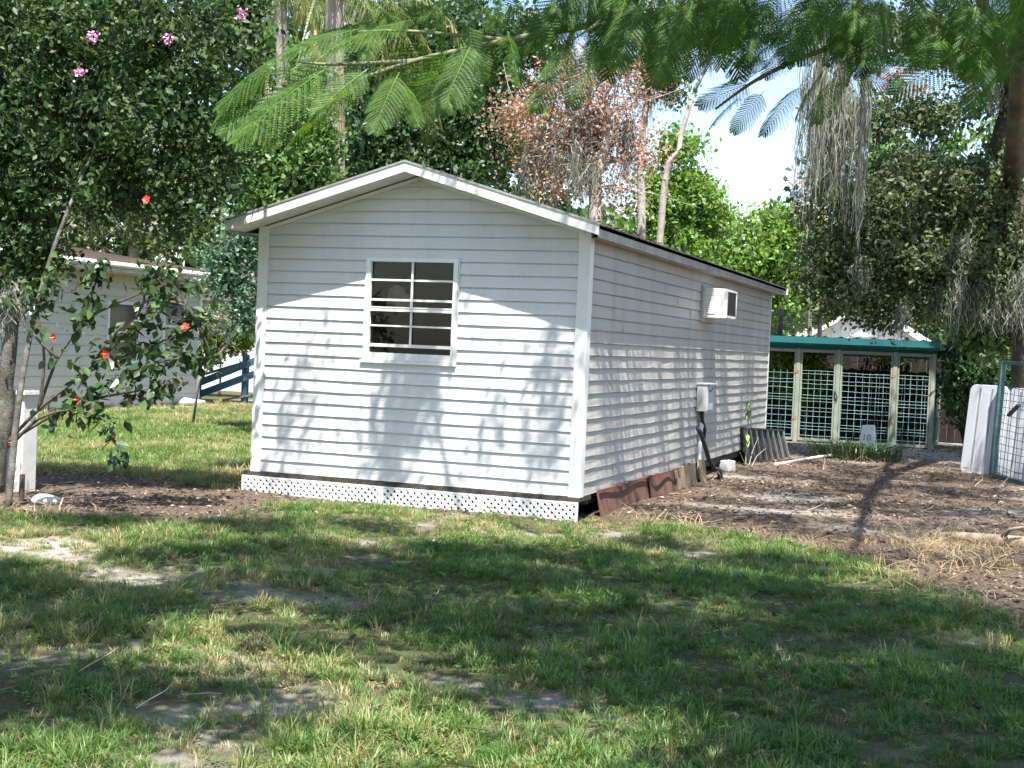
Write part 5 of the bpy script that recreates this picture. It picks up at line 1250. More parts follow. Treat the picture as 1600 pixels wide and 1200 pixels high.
for a, c, z0, z1 in wins:
    w_ = MB(); w_.box((hx, a-.06, z0-.06), (hx+.035, a, z1+.06)); w_.box((hx, c, z0-.06), (hx+.035, c+.06, z1+.06)); w_.box((hx, a, z1), (hx+.035, c, z1+.06)); w_.box((hx, a, z0-.06), (hx+.045, c, z0)); w_.box((hx+.004, a, (z0+z1)/2-.02), (hx+.028, c, (z0+z1)/2+.02)); wo = put(w_, 'window', TRIM, hs)
    b = MB(); b.box((hx+.003, a, z0), (hx+.012, c, z1)); put(b, 'pane', plain('house_glass%d' % int(a), (.02, .022, .024), .08, .2, 3, 0, .6), wo)
ex = hx+.55; ez = 2.84
b = MB(); b.box((ex-.02, hy0-.5, ez-.16), (ex, hy1+.9, ez)); fa_ = put(b, 'eave_fascia', plain('house_fascia', (.55, .56, .53), .6, .08, 4, 0, .3, dirt=(.35, .36, .34), damt=.5), hs)
b = MB(); b.tube([(ex+.05, hy0-.5, ez-.03), (ex+.05, hy1+.9, ez-.03)], .05, 8); put(b, 'gutter', TRIM, fa_)
b = MB(); b.box((hx+.04, hy0-.5, ez-.17), (ex-.021, hy1+.88, ez-.14)); put(b, 'soffit', CREAM, hs)
b = MB(); b.box((hx-.04, hy0-.3, hz+.001), (hx+.035, hy1+.88, hz+.17)); put(b, 'cream_beam', CREAM, hs)
b = MB(); b.box((hx-5.0, hy1+.82, hz-.02), (hx+.0, hy1+.9, hz+.16)); put(b, 'gable_beam', CREAM, hs)
# shingle roof: slope rises away from the yard to a ridge along y
rx, rz = hx-4.6, 3.50; b = MB(); b.add([(ex+.02, hy0-.5, ez+.01), (ex+.02, hy1+.92, ez+.01), (rx, hy1+.92, rz), (rx, hy0-.5, rz), (rx-3.6, hy1+.92, ez), (rx-3.6, hy0-.5, ez)], [(0, 1, 2, 3), (3, 2, 4, 5), (1, 4, 2), (0, 3, 5)]); rf = put(b, 'roof', HROOF[0], hs)
nrow = 22; sl_ = (rz-ez)/(ex-rx)
for r_ in range(nrow):
    xa = ex+.03-(ex-rx)*r_/nrow; xb = ex+.03-(ex-rx)*(r_+1.06)/nrow; za = ez+.022+(ex+.03-xa)*sl_; zb_ = ez+.012+(ex+.03-xb)*sl_
    b = MB(); b.extrude([(xa, za), (xb, zb_), (xb, zb_-.008), (xa, za-.014)], (0, hy0-.5, 0), (1, 0, 0), (0, 0, 1), (0, hy1-hy0+1.43, 0)); put(b, 'shingle_course', HROOF[r_ % 3], rf)
b = MB(); b.tube([(hx+.12, 12.45, .14), (hx+.22, 12.5, .2), (hx+.2, 12.8, .16), (hx+.2, 13.2, .13)], .075, 9); put(b, 'drain_pipe', PVC, hs, smooth=True)
# second pale building glimpsed beyond the ramp
h2 = thing('far_cottage', (-15.5, 22, G), 'small pale cottage glimpsed beyond the blue ramp', 'house')
b = MB(); b.box((-19, 20, G), (-13.2, 25, 2.5)); put(b, 'wall', vinyl('cottage_wall', (.6, .62, .64)), h2)
b = MB(); b.add([(-12.9, 19.6, 2.5), (-12.9, 25.4, 2.5), (-16, 25.4, 3.6), (-16, 19.6, 3.6), (-19.4, 19.6, 2.5), (-19.4, 25.4, 2.5)], [(0, 1, 2, 3), (3, 2, 5, 4), (0, 3, 4), (1, 5, 2)]); put(b, 'roof', HROOF[1], h2)
# blue wooden ramp railing
BLUE = plain('blue_paint', (.045, .11, .15), .65, .2, 5, .2, .3, dirt=(.16, .17, .16), dscale=5, damt=.5)
rp = thing('ramp_railing', (-12.5, 14.8, G), 'blue painted wooden ramp railing sloping down beside the house', 'railing')
for (x_, y_, t) in ((-12.47, 14.82, 1.18), (-13.45, 14.45, .78), (-11.5, 15.2, 1.5)):
    b = MB(); b.box((x_-.06, y_-.06, G-.02), (x_+.06, y_+.06, t)); put(b, 'railing_post', BLUE, rp, bevel=.006)
for za, zb_ in ((1.03, .50), (.74, .24)):
    b = MB(); s_ = (za-zb_)/1.13; b.bar((-11.3, 15.19-.07, za+s_*.97), (-13.6, 14.30, zb_-s_*.2), .035, .15); put(b, 'rail_plank', BLUE, rp)
b = MB(); b.bar((-11.3, 15.3, 1.45), (-13.6, 14.5, .62), .12, .05); put(b, 'hand_rail', plain('rail_brown', (.13, .085, .06), .8, .3, 6, .3), rp)
b = MB(); b.bar((-11.3, 15.6, .55), (-13.6, 14.8, .02), .9, .04); put(b, 'ramp_deck', plain('ramp_wood', (.16, .13, .11), .9, .3, 6, .4), rp)
lpole = MB(); lpole.tube([(-8.84, 7.31, G-.02), (-8.76, 7.34, .87), (-7.94, 7.68, 2.09), (-7.6, 7.82, 2.6)], [.03, .028, .024, .02], 8)
lpole.v = lpole.v; o = lpole.build('leaning_pole', plain('tan_pole', (.36, .30, .22), .8, .2, 8, .2), smooth=True); tag(o, 'tan pole leaning behind the left side of the shed', 'pole')
# small white barn behind the kennel
bn = thing('white_barn', (-.7, 31, G), 'small white gabled barn half hidden by leaves behind the kennel', 'barn')
BW = plain('barn_white', (.70, .69, .67), .7, .06, 4, .1, .3); bx0, bx1, by, bt = -2.3, 1.0, 29.7, 3.26; bm_ = (bx0+bx1)/2
b = MB(); b.extrude([(bx0, G), (bx1, G), (bx1, 2.2), (bm_, bt), (bx0, 2.2)], (0, by, 0), (1, 0, 0), (0, 0, 1), (0, 4, 0)); wl_ = put(b, 'wall', BW, bn)
for i in range(12):
    xx = bx0+.14+i*(bx1-bx0-.28)/11; b = MB(); b.box((xx-.018, by-.02, G), (xx+.018, by-.001, 2.2+(1-abs(xx-bm_)/((bx1-bx0)/2))*1.0)); put(b, 'batten', BW, wl_)
b = MB(); b.box((bm_-.45, by-.05, 2.36), (bm_+.45, by-.022, 2.40)); b.box((bm_-.22, by-.05, 2.62), (bm_+.22, by-.022, 2.9)); put(b, 'gable_vent', plain('barn_trim_grey', (.34, .35, .37), .7, .1), bn)
for sx in (-1, 1):
    b = MB(); xe = bm_+sx*1.85; b.extrude([(bm_, bt+.10), (xe, 2.2+.02), (xe, 2.2-.10), (bm_, bt-.02)], (0, by-.25, 0), (1, 0, 0), (0, 0, 1), (0, 4.5, 0)); rf = put(b, 'roof', plain('barn_roof%d' % sx, (.5, .51, .53), .5, .1, 3, 0, .4), bn)
    b = MB(); b.extrude([(bm_, bt+.10), (xe, 2.22), (xe, 2.09), (bm_, bt-.03)], (0, by-.28, 0), (1, 0, 0), (0, 0, 1), (0, .028, 0)); put(b, 'barge_board', TRIM, rf)

# ---------------------------------------------------------------- trees
def leaf_cloud(C, size, g, upb=.35, fold=True, aspect=.5, droop=0):
    """one folded leaf (two quads as four corner diamonds) per centre"""
    n_ = len(C); d = g.normal(size=(n_, 3)); d[:, 2] -= droop; d /= np.linalg.norm(d, axis=1)[:, None]
    nn = g.normal(size=(n_, 3)); nn[:, 2] += upb*3; s = np.cross(d, nn); s /= np.linalg.norm(s, axis=1)[:, None]+1e-9
    u = np.cross(s, d); L = (size*g.uniform(.5, 1.45, n_))[:, None]; W = L*aspect
    a = C-d*L*.5; c = C+d*L*.5; m1 = C+s*W*.5+u*W*.18; m2 = C-s*W*.5+u*W*.18
    V = np.stack([a, m1, c, m2], 1).reshape(-1, 3); i = np.arange(n_)*4
    if fold: F = np.stack([i, i+1, i+2, i, i+2, i+3], 1).reshape(-1, 3); return V, F, 3
    return V, np.stack([i, i+1, i+2, i+3], 1), 4
def crown_points(blobs, n, clump, g, shell=.55):
    w = np.array([b_[6] for b_ in blobs], float); w /= w.sum(); P = []; CC = []
    per = 34
    for b_, ww in zip(blobs, w):
        nc = max(2, int(n*ww/per)); d = g.normal(size=(nc, 3)); d /= np.linalg.norm(d, axis=1)[:, None]
        r_ = g.uniform(size=nc)**(1/3.)*(1-shell)+shell*g.uniform(.55, 1.0, nc); c = np.array(b_[:3])+d*r_[:, None]*np.array(b_[3:6])
        CC.append(c); k = int(n*ww/nc)
        sc = clump*g.uniform(.6, 1.25, nc)
        p = c[:, None, :]+g.normal(size=(nc, k, 3))*sc[:, None, None]*np.array([.6, .6, .38]); P.append(p.reshape(-1, 3))
    return np.concatenate(P), np.concatenate(CC)
def moss_mesh(name, c, wd, ln, parent, g, n_=None):
    """wavy strands gathered in tapering bundles"""
    n_ = n_ or int(60+wd*ln*190); V = []; F = []; T = []; nb = max(3, int(wd*9)); B = [(g.normal(0, .40)*wd, g.normal(0, .30)*wd, g.uniform(.35, 1.0), abs(g.normal(0, .10))) for _ in range(nb)]
    for i in range(n_):
        q = B[g.integers(nb)]; x0, y0 = c[0]+q[0]+g.normal(0, .05), c[1]+q[1]+g.normal(0, .05); z0 = c[2]+q[3]*ln-abs(q[0])*.3+g.normal(0, .10)*ln; L = ln*q[2]*g.uniform(.35, 1.0); w = g.uniform(.004, .011); an = g.uniform(0, 3.14); n0 = len(V); sg = 9; ph = g.uniform(0, 6.28); cx, cy = c[0]+q[0], c[1]+q[1]
        px = py = 0.0
        for k in range(sg):
            t = k/(sg-1); px += g.normal(0, .028); py += g.normal(0, .028); ww = w*(1-.65*t)*g.uniform(.5, 1.4); tp = 1-.55*t
            X_, Y_ = cx+(x0-cx)*tp+px+.012*math.sin(ph+t*11), cy+(y0-cy)*tp+py
            V += [(X_-math.cos(an+t*3)*ww, Y_-math.sin(an+t*3)*ww, z0-L*t), (X_+math.cos(an+t*3)*ww, Y_+math.sin(an+t*3)*ww, z0-L*t)]
        for k in range(sg-1): F.append((n0+2*k, n0+2*k+1, n0+2*k+3, n0+2*k+2)); T.append(g.uniform())
    o = link(name, npmesh(name, np.array(V), np.array(F), MOSS, np.array(T)), parent); return tag(o, kind='stuff')
BARKOF = {'crape_myrtle': BARKL, 'live_oak': BARKD, 'slender_tree': BARKP, 'dead_tree': BARKP, 'leaning_tree': BARKP}
def curve_pts(pts, n_):
    pts = [Vector(p) for p in pts]; out = []
    for i in range(len(pts)-1):
        p0 = pts[max(i-1, 0)]; p1 = pts[i]; p2 = pts[i+1]; p3 = pts[min(i+2, len(pts)-1)]
        for k in range(n_):
            t = k/n_; out.append(.5*((2*p1)+(p2-p0)*t+(2*p0-5*p1+4*p2-p3)*t*t+(3*p1-p0-3*p2+p3)*t**3))
    return out+[pts[-1]]
def build_tree(T, extra=None, fold=None):
    g = np.random.default_rng(1000+sum(map(ord, T['label']))); root = thing(T['name'], T['trunk'][0], T['label'], T['cat'], T['group'])
    blobs = list(T['blobs']); n = T['n']
    P, CC = crown_points(blobs, n, T['clump'], g)
    if extra is not None:
        P2, C2 = crown_points(extra[0], extra[1], extra[2], g); P = np.concatenate([P, P2]); CC = np.concatenate([CC, C2[::3]])
    dist = float((Vector(T['trunk'][0])-Vector(CAM)).length); near = dist < 30
    P = P[P[:, 2] > G+.03]
    V, F, k = leaf_cloud(P, T['leaf']*(1 if T['col'] != 'copper' else 1.0), g, .3, near, .6, .5)
    tint = g.beta(2.2, 2.4, len(P)); tint = np.repeat(tint, 2) if k == 3 else tint
    o = link('crown', npmesh('crown', V-np.array(root.location), F, LEAF[T['col']], tint, k), root); tag(o, kind='stuff')
    tr = curve_pts(T['trunk'], 5); m_ = len(tr); b = MB(); r0_ = T['r']
    rr = [r0_*(1.25-.9*i/(m_-1)) if i else r0_*1.5 for i in range(m_)]
    wob = [Vector((g.normal(0, r0_*.18), g.normal(0, r0_*.18), 0)) for _ in tr]; tr = [p+w for p, w in zip(tr, wob)]
    b.tube(tr, rr, 10)
    nb = T['br']; pick = CC[g.choice(len(CC), min(len(CC), nb+T['bare']), replace=False)]
    for j, c in enumerate(pick):
        c = Vector(c); i = max(int(m_*.3), min(range(m_), key=lambda q: (tr[q]-c).length+.8*abs(tr[q].z-(c.z-.25*(c-tr[q]).length)))-0); s = tr[i]; mid = s.lerp(c, .5)+Vector((g.normal(0, .1), g.normal(0, .1), .12*(c-s).length))
        bp_ = curve_pts([s, mid, c], 4); rb = min(rr[i]*.6, .02+.018*(c-s).length) if j < nb else .012
        b.tube(bp_, [max(.006, rb*(1-.85*t/(len(bp_)-1))) for t in range(len(bp_))], 6)
        for _ in range(3 if j < nb else 2):
            q = bp_[g.integers(3, len(bp_))]; e = q+Vector(g.normal(size=3))*T['clump']*1.3; b.tube([q, q.lerp(e, .5)+Vector(g.normal(size=3))*.04, e], [rb*.35+.003, .006, .003], 4)
    put(b, 'trunk', BARKOF.get(T['name'], BARK), root, smooth=True)
    for mp in T['moss']: mo = moss_mesh('moss', [mp[i]-root.location[i] for i in range(3)], mp[3]*2.0, mp[4], root, g)
    return root, g
def shade_blobs(L): return [(x, y, z, a, a_, h, w) for x, y, z, a, a_, h, w in L]
ROOTS = {}
for T in TREES:
    extra = None
    if T['name'] == 'live_oak':                         # its high limbs spread over the dirt yard, above the view
        ex_ = [(gx, gy, G, 7.8, r_) for gx, gy, r_ in ((.9, 1.2, .8), (2.2, 1.0, .9), (3.4, 1.6, .9), (1.3, 2.6, .8), (2.5, 3.2, 1.0), (3.7, 3.6, .9), (1.1, 4.2, .8), (2.2, 5.2, 1.0), (3.4, 5.6, 1.0), (1.0, 6.2, .8), (2.1, 7.4, 1.0), (3.2, 7.8, .9), (1.2, 8.6, .7), (.8, 10.6, .6), (2.4, 10.2, .8), (3.9, 9.6, .9), (2.9, -.6, .6), (3.9, .2, .8), (3.3, -1.9, .5))]
        ex_ += [(0, gy, z_, 7.0, r_) for gy, z_, r_ in ((.9, 1.25, .42), (1.9, .7, .36), (2.6, 1.4, .34), (3.9, .9, .42), (4.6, .5, .4), (5.2, 1.4, .36), (6.3, .8, .36), (7.4, 1.35, .36), (8.2, .7, .4), (1.1, .5, .3))]
        ex_ += [(gx, 17.8, 1.0, 9.6, .9) for gx in (-2.6, -1.3, 0, 1.3, 2.6, 3.8)]+[(gx, 15.6, .5, 9.6, .7) for gx in (-1.5, -.3, 1.0, 2.2)]
        extra = ([(gx+.19*h, gy-.40*h, z_+h, r_, r_*.85, .45, r_*r_) for gx, gy, z_, h, r_ in ex_], 40000, .28)
    ROOTS[T['name']] = build_tree(T, extra)
# blossoms on the crape myrtle
cm, g = ROOTS['crape_myrtle']; PINK = plain('pink_petal', (.62, .30, .48), .6, .2, 20); RED = plain('red_petal', (.62, .03, .03), .5, .25, 12); YEL = plain('yellow_stamen', (.7, .5, .08), .6, .2)
for c in PINK_FLOWERS:
    b = MB()
    for i in range(46):
        p = Vector(c)+Vector(g.normal(size=3))*.026; a = Vector(g.normal(size=3)).normalized()*.014; s_ = a.cross(Vector(g.normal(size=3))).normalized()*.014
        b.add([p-a, p+s_, p+a, p-s_], [(0, 1, 2, 3)])
    put(b, 'blossom', PINK, cm)
for j in range(1):  # companion stems rising from the same root
    b = MB(); b.tube(curve_pts([(-4.0-.12*j, -2.62-.1*j, G-.03), (-4.12-.06*j, -2.35, 1.2), (-4.2-.12*j, -1.95, 2.2), (-4.05-.3*j, -1.6, 3.2), (-3.8-.4*j, -1.3, 4.1)], 5), [.032*(1-.85*i/20) for i in range(21)], 9); put(b, 'stem', BARKL, cm, smooth=True)
# hibiscus shrub with separate leaves
hb = thing('hibiscus_shrub', (-4.05, -2.35, G), 'hibiscus shrub with arching branches and red flowers at the left', 'shrub')
g = np.random.default_rng(21); HL = [plain('hibiscus_leaf%d' % i, c, .35, .25, 14, 0, .5) for i, c in enumerate(((.025, .05, .02), (.035, .07, .025), (.06, .11, .03)))]
lm = []
for i in range(5):
    b = MB(); L = .082+.014*i
    leafshape(b, (0, 0, 0), (1, 0, 0), (0, 0, 1), L, L*.62); me = bpy.data.meshes.new('hibiscus_leaf'); me.from_pydata(b.v, [], b.f); me.materials.append(HL[i % 3]); me.update(); lm.append(me)
nl = 0
for br in HIBISCUS_BRANCHES:
    pts = curve_pts(br, 5); b = MB(); b.tube(pts, [.016*(1-.8*i/(len(pts)-1)) for i in range(len(pts))], 6); put(b, 'branch', BARKD, hb, smooth=True)
    for i in range(5, len(pts)):
        for q in range(3 if i > 9 else 1):
            if nl >= 300: continue
            p = pts[i].lerp(pts[i-1], g.uniform())+Vector(g.normal(size=3))*.035; o = link('leaf', lm[nl % 5], hb); o.location = p-hb.location
            o.rotation_euler = (g.uniform(-1.2, 1.2), g.uniform(-.2, 1.3), g.uniform(0, 6.283)); nl += 1
P = []
for br in HIBISCUS_BRANCHES:
    pts = curve_pts(br, 5)
    if br is HIBISCUS_BRANCHES[2]: pts = pts[:16]
    for i in range(9, len(pts)):
        for q in range(8): P.append(list(pts[i]+Vector(g.normal(size=3))*.085))
V, F, k = leaf_cloud(np.array(P), .085, g, .5, True, .62, .5)
o = link('foliage', npmesh('foliage', V-np.array(hb.location), F, LEAF['myrtle'], np.repeat(g.uniform(0, .9, len(P)), 2), k), hb); tag(o, kind='stuff')
for c in HIBISCUS_FLOWERS:
    b = MB(); c = Vector(c); ax = Vector((g.normal(0, .4), -1, g.normal(0, .3))).normalized()
    for i in range(5):
        a = i*1.2566; u_ = ax.cross(Vector((0, 0, 1))).normalized(); v_ = ax.cross(u_); d_ = (u_*math.cos(a)+v_*math.sin(a)); leafshape(b, c, d_+ax*.5, ax, .044, .038)
    f_ = put(b, 'flower', RED, hb); b = MB(); b.tube([c, c+ax*.05], [.004, .002], 5); put(b, 'stamen', YEL, f_)
mo = moss_mesh('moss', [v-w for v, w in zip((-2.93, -1.35, 1.75), hb.location)], .12, .42, hb, g, 70); moss_mesh('moss', [v-w for v, w in zip((-4.3, -2.2, 1.9), hb.location)], .12, .5, hb, g, 50)
# queen palms
PALML = leafmat('palm_leaf', [(0, (.06, .09, .02)), (.6, (.14, .17, .045)), (1, (.28, .26, .10))], .4, .45, .4); g = np.random.default_rng(31)
def palm_frond(seed, L=2.9):
    g = np.random.default_rng(seed); V = []; F = []; T = []; n_ = 46
    for i in range(n_):
        t = i/(n_-1); x_ = L*t*(1-.18*t); z_ = .75*t*L*.35-1.05*L*.55*t*t
        for sd in (-1, 1):
            ln = (.62*(1-.55*abs(t-.4)))*g.uniform(.8, 1.15); w = .017; a = g.uniform(.5, .9); dx, dy = math.cos(a)*.6, sd*math.sin(a)*.75; n0 = len(V)
            for tt, ww in ((0, .7), (.45, 1), (.8, .7), (1, .1)):
                V += [(x_+dx*ln*tt-w*ww*.5, dy*ln*tt*(1-.4*tt), z_+.02-ln*.85*tt*tt), (x_+dx*ln*tt+w*ww*.5, dy*ln*tt*(1-.4*tt), z_+.02-ln*.85*tt*tt)]
            for k in range(3): F.append((n0+2*k, n0+2*k+1, n0+2*k+3, n0+2*k+2)); T.append(g.uniform())
    for i in range(14):
        t0, t1 = i/14, (i+1)/14; n0 = len(V)
        for t in (t0, t1):
            x_ = L*t*(1-.18*t); z_ = .75*t*L*.35-1.05*L*.55*t*t; w = .03*(1-t)+.006; V += [(x_, -w, z_), (x_, w, z_)]
        F.append((n0, n0+1, n0+3, n0+2)); T.append(.6)
    return npmesh('palm_frond', np.array(V), np.array(F), PALML, np.array(T))
fronds = [palm_frond(s) for s in (1, 2, 3)]
PTR = plain('palm_trunk', (.30, .265, .225), .9, .2, 5, .7, .2, dirt=(.17, .14, .12), dscale=2, damt=.7); BOOT = plain('palm_boot', (.32, .19, .12), .9, .3, 9, .5)
for pi, (base_, top, r_, lab) in enumerate(((( -6.76, 8.09, .1), (-7.05, 8.16, 7.3), .145, 'thicker palm with grey ringed trunk rising behind the shed roof'), ((-9.59, 11.31, .1), (-9.9, 11.38, 8.0), .11, 'thinner palm partly hidden behind the fern leaves at the left'))):
    pt = thing('palm_tree', base_, lab, 'palm tree', 'palms behind the shed'); B0, T0 = Vector(base_), Vector(top); b = MB(); pts = []; rr = []
    for i in range(73):
        t = i/72; pts.append(B0.lerp(T0, t)+Vector((.06*math.sin(t*3), 0, 0))); rr.append(r_*(1.3-.35*t)*(1.0 if i % 3 else 1.05))
    b.tube(pts, rr, 14); put(b, 'trunk', PTR, pt, smooth=True)
    for i in range(15):
        o = link('frond', fronds[i % 3], pt); o.location = T0-B0+Vector((0, 0, .1)); el_ = (-.05, .5, -.45)[i % 3]+g.normal(0, .12); o.rotation_euler = (g.normal(0, .15), -el_, i*2.399+g.normal(0, .15)); s_ = g.uniform(.85, 1.15); o.scale = (s_, s_, s_)
    b = MB()                                            # frayed roots and fibres hanging on the right of the trunk
    for i in range(34):
        zz = g.uniform(3.6, 6.2); x0 = B0.x+(T0.x-B0.x)*zz/7.3+r_*.9+abs(g.normal(0, .06)); y0 = B0.y-r_*.4+g.normal(0, .05); b.tube([(x0, y0, zz), (x0+g.normal(.02, .03), y0+g.normal(0, .02), zz-.5), (x0+g.normal(.03, .04), y0, zz-g.uniform(.7, 1.3))], [.010, .009, .004], 4)
    put(b, 'hanging_fibres', BOOT, pt)
    for i in range(3):
        zz = 4.55+i*.75; tx = B0.x+(T0.x-B0.x)*zz/7.3; b = MB(); b.tube([(tx-r_*.9, B0.y-.08, zz), (tx-r_*1.5, B0.y-.12, zz+.15), (tx-r_*1.7, B0.y-.12, zz+.5)], [.07, .06, .02], 7); put(b, 'leaf_boot', BOOT, pt, smooth=True)
# sword leaved plants in the shade beside the kennel
SW = plain('sword_leaf', (.05, .085, .035), .45, .4, 6)
for j, (x_, y_, s_) in enumerate(((3.05, 13.6, 1.15), (3.5, 12.6, .95), (2.75, 14.9, 1.3))):
    o = thing('sword_plant', (x_, y_, G), ('long leaved plant in shade closest to the kennel corner', 'long leaved plant in shade behind the white panel', 'tallest long leaved plant beside the kennel side')[j], 'plant', 'sword plants by the kennel')
    for i in range(26):
        a = g.uniform(0, 6.28); ln = s_*g.uniform(.6, 1.1); w = .03; dx, dy = math.cos(a), math.sin(a); le = g.uniform(.25, .9); b = MB(); V = []
        for t, ww in ((0, 1), (.35, 1), (.7, .7), (1, .06)): V += [(x_+dx*ln*le*t*t-dy*w*ww, y_+dy*ln*le*t*t+dx*w*ww, G+ln*(t-.3*le*t*t)), (x_+dx*ln*le*t*t+dy*w*ww, y_+dy*ln*le*t*t-dx*w*ww, G+ln*(t-.3*le*t*t))]
        b.add(V, [(0, 1, 3, 2), (2, 3, 5, 4), (4, 5, 7, 6)]); put(b, 'leaf', SW, o, smooth=True)

# ---------------------------------------------------------------- mimosa overhead, trunk off to the right behind the camera
ms = thing('mimosa_tree', (6.3, -7.6, G), 'mimosa with feathery fern like leaves hanging across the top', 'tree')
g = np.random.default_rng(51)
def fern_leaf(seed):
    """bipinnate leaf, 0.46 m along +x, drooping"""
    g = np.random.default_rng(seed); V = []; F = []; T = []; L = .46; NP = 16
    def arc(t): return L*t*(1-.06*t), -.11*L*t*t
    for i in range(NP):
        t = .10+.9*i/(NP-1); x_, z_ = arc(t); pl = .155*math.sin(math.pi*min(1, .22+.70*t))**.8*g.uniform(.92, 1.06); tn = g.uniform(0, 1)
        for sd in (-1, 1):
            a = R(62-24*t); dx, dy = math.cos(a), sd*math.sin(a); NL = 15; dr = .30+g.normal(0, .06)
            for k in range(NL):
                u_ = (k+.6)/NL; cx = x_+dx*pl*u_; cy = dy*pl*u_; cz = z_-dr*pl*u_*u_; ll = .0155*math.sin(math.pi*(.15+.78*u_))+.004; w = .0085
                for s2 in (-1, 1):
                    ex_, ey_ = -dy*s2*.9+dx*.42, dx*s2*.9+dy*.42; n0 = len(V)
                    V += [(cx, cy, cz), (cx+ex_*ll*.5+dx*w*.5, cy+ey_*ll*.5+dy*w*.5, cz-.001), (cx+ex_*ll, cy+ey_*ll, cz-.004), (cx+ex_*ll*.5-dx*w*.5, cy+ey_*ll*.5-dy*w*.5, cz-.001)]
                    F.append((n0, n0+1, n0+2, n0+3)); T.append(min(1, max(0, tn*.6+g.uniform(0, .4))))
            n0 = len(V); w = .0012; V += [(x_-w, 0, z_), (x_+w, 0, z_), (x_+dx*pl+w, dy*pl, z_-dr*pl), (x_+dx*pl-w, dy*pl, z_-dr*pl)]; F.append((n0, n0+1, n0+2, n0+3)); T.append(.9)
    for i in range(10):
        (xa, za), (xb, zb_) = arc(i/10), arc((i+1)/10); n0 = len(V); w = .0035*(1-.06*i); V += [(xa, -w, za+.001), (xa, w, za+.001), (xb, w, zb_+.001), (xb, -w, zb_+.001)]; F.append((n0, n0+1, n0+2, n0+3)); T.append(1.0)
    return npmesh('fern_leaf', np.array(V), np.array(F), LEAF['mimosa'], np.array(T))
ferns = [fern_leaf(s) for s in (1, 2, 3, 4)]; MBARK = plain('mimosa_bark', (.16, .17, .09), .8, .25, 8, .4); nfr = 0
def place_frond(p, q, rollv=0, sc=None):
    global nfr
    p, q = Vector(p), Vector(q); d = q-p; ln = d.length; d.normalize(); z_ = Vector((.15, -.55, .8))+Vector(g.normal(size=3))*.35; y_ = z_.cross(d).normalized(); z_ = d.cross(y_)
    s_ = sc or max(.5, min(1.3, ln/.47)); o = link('fern_leaf', ferns[nfr % 4], ms); m_ = Matrix.Translation(p-ms.location) @ Matrix(((d.x, y_.x, z_.x, 0), (d.y, y_.y, z_.y, 0), (d.z, y_.z, z_.z, 0), (0, 0, 0, 1))) @ Matrix.Scale(s_, 4)
    o.matrix_basis = m_; nfr += 1
for f_ in FRONDS:
    place_frond(f_[:3], f_[3:])
    for rep in range(1):
        if g.uniform() < .35: continue
        j = Vector(g.normal(size=3))*.09; place_frond(Vector(f_[:3])+j+Vector((0, .12, .10)), Vector(f_[3:])+j*1.6+Vector((0, .2, .16)))
b = MB(); b.tube(curve_pts([(6.3, -7.6, G-.05), (6.2, -7.5, 1.2), (5.9, -7.3, 2.6), (5.4, -6.9, 3.9)], 6), [.17*(1-.4*i/18) for i in range(19)], 12); put(b, 'trunk', BARK, ms, smooth=True)
for i, br in enumerate(MIMOSA_BRANCHES):
    pts = curve_pts(br, 6); r_ = (.024, .010, .016, .008, .022, .014, .010, .012, .009)[i]; b = MB(); b.tube(pts, [r_*(1-.7*k/(len(pts)-1)) for k in range(len(pts))], 7); put(b, 'branch', MBARK, ms, smooth=True)
for tgt in (MIMOSA_BRANCHES[0][0], (2.0, -6.0, 5.0), (.2, -3.4, 5.6), (2.6, -8.6, 4.6), (-.9, -1.7, 6.2), (-2.2, -5.2, 5.2)):
    s_ = Vector((5.4, -6.9, 3.9)); t_ = Vector(tgt); pts = curve_pts([s_, s_.lerp(t_, .5)+Vector((0, 0, .7)), t_], 8); b = MB(); b.tube(pts, [.07*(1-.8*k/(len(pts)-1)) for k in range(len(pts))], 8); put(b, 'limb', BARK, ms, smooth=True)
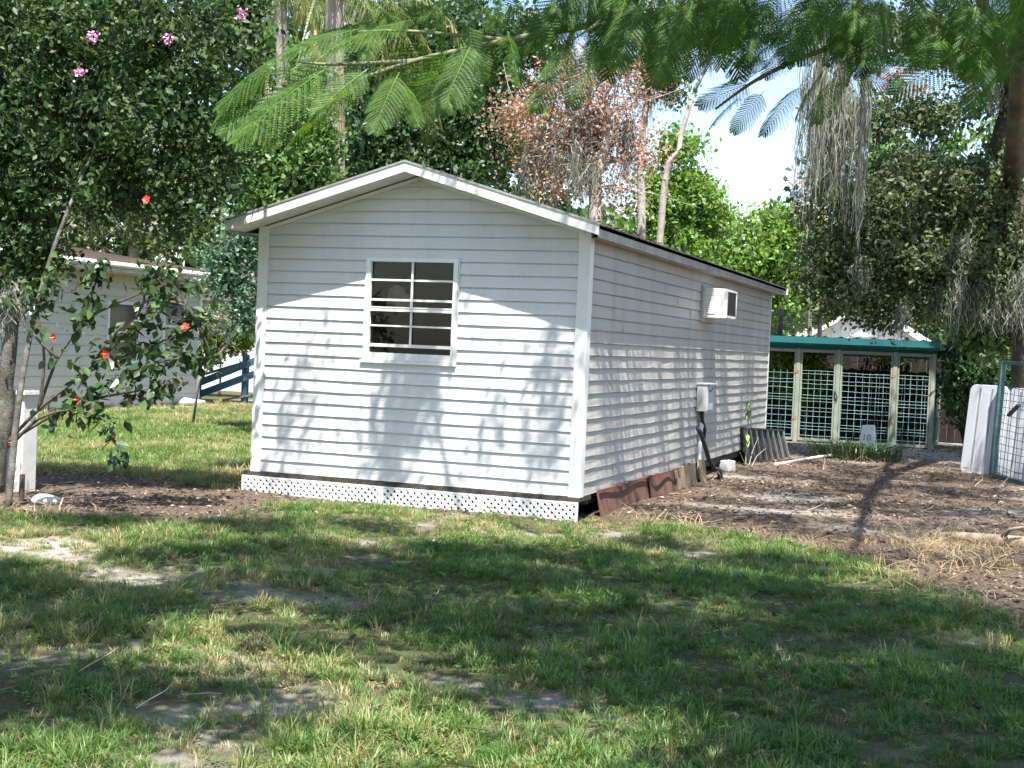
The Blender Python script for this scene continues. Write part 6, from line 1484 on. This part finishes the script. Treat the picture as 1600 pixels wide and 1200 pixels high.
# foliage of the upper crown, above the view; it shades the yard
def shade_at(gx, gy, h, r_, w=1.0, gz_=G): return (gx+.19*h, gy-.40*h, gz_+h, r_, r_*.75, .35, w*r_*r_)
SH = [shade_at(-.9, -3.2, 5.2, .75), shade_at(.3, -3.3, 5.2, .8), shade_at(1.4, -3.0, 5.2, .75), shade_at(.6, -2.1, 5.6, .6), shade_at(-.5, -4.3, 5.0, .7), shade_at(.7, -4.5, 4.6, .8), shade_at(1.9, -4.3, 4.6, .8), shade_at(3.0, -4.0, 4.8, .7),
      shade_at(-1.2, -5.4, 4.8, .75), shade_at(-.9, -5.0, 4.8, .5), shade_at(-.7, -5.9, 4.6, .42), shade_at(-.2, -6.8, 4.2, .5), shade_at(-2.1, -5.0, 4.8, .6), shade_at(.2, -4.7, 4.7, .45), shade_at(-1.6, -3.9, 5.2, .4), shade_at(1.7, -5.9, 4.2, .5), shade_at(2.5, -5.4, 4.2, .8), shade_at(3.5, -5.3, 4.3, .7), shade_at(.5, -6.8, 4.2, .6), shade_at(3.0, -6.6, 4.0, .6), shade_at(1.9, -1.7, 6.0, .6), shade_at(2.6, -2.7, 5.6, .7),
      shade_at(-2.0, -2.3, 5.6, .55), shade_at(-3.1, -2.6, 5.8, .5), shade_at(-2.6, -6.0, 4.8, .7), shade_at(-1.2, -1.6, 6.0, .40), shade_at(.9, -1.0, 6.4, .45), shade_at(3.6, -3.0, 5.4, .6), shade_at(3.6, -6.9, 3.9, .5),
      shade_at(-.3, -7.3, 4.2, .6), shade_at(3.2, -6.0, 4.2, .7), shade_at(3.9, -6.4, 4.1, .6), shade_at(-1.0, -6.6, 4.4, .6), shade_at(3.9, -4.6, 4.6, .7), shade_at(2.7, -3.4, 5.0, .6), shade_at(1.2, -4.9, 4.5, .5), shade_at(-.2, -2.4, 5.4, .5), shade_at(2.9, -7.4, 3.9, .5), shade_at(-1.9, -6.4, 4.6, .5),
      shade_at(-1.75, 0, 6.2, .26, 1.6, .75), shade_at(-1.65, 0, 6.2, .24, 1.4, 1.15), shade_at(-2.85, 0, 6.3, .20, .6, 1.15), shade_at(-2.95, 0, 6.3, .2, .6, .7), shade_at(-.35, 0, 6.4, .26, .8, .8), shade_at(-.9, 0, 6.4, .2, .5, .6), shade_at(-.3, 0, 6.4, .2, .6, 1.4)]
P, CC = crown_points(SH, 92000, .28, g, .3); V, F, k = leaf_cloud(P, .085, g, .6, False, .42, 0)
o = link('upper_foliage', npmesh('upper_foliage', V-np.array(ms.location), F, LEAF['mimosa'], g.uniform(0, 1, len(P)), k), ms); tag(o, kind='stuff')
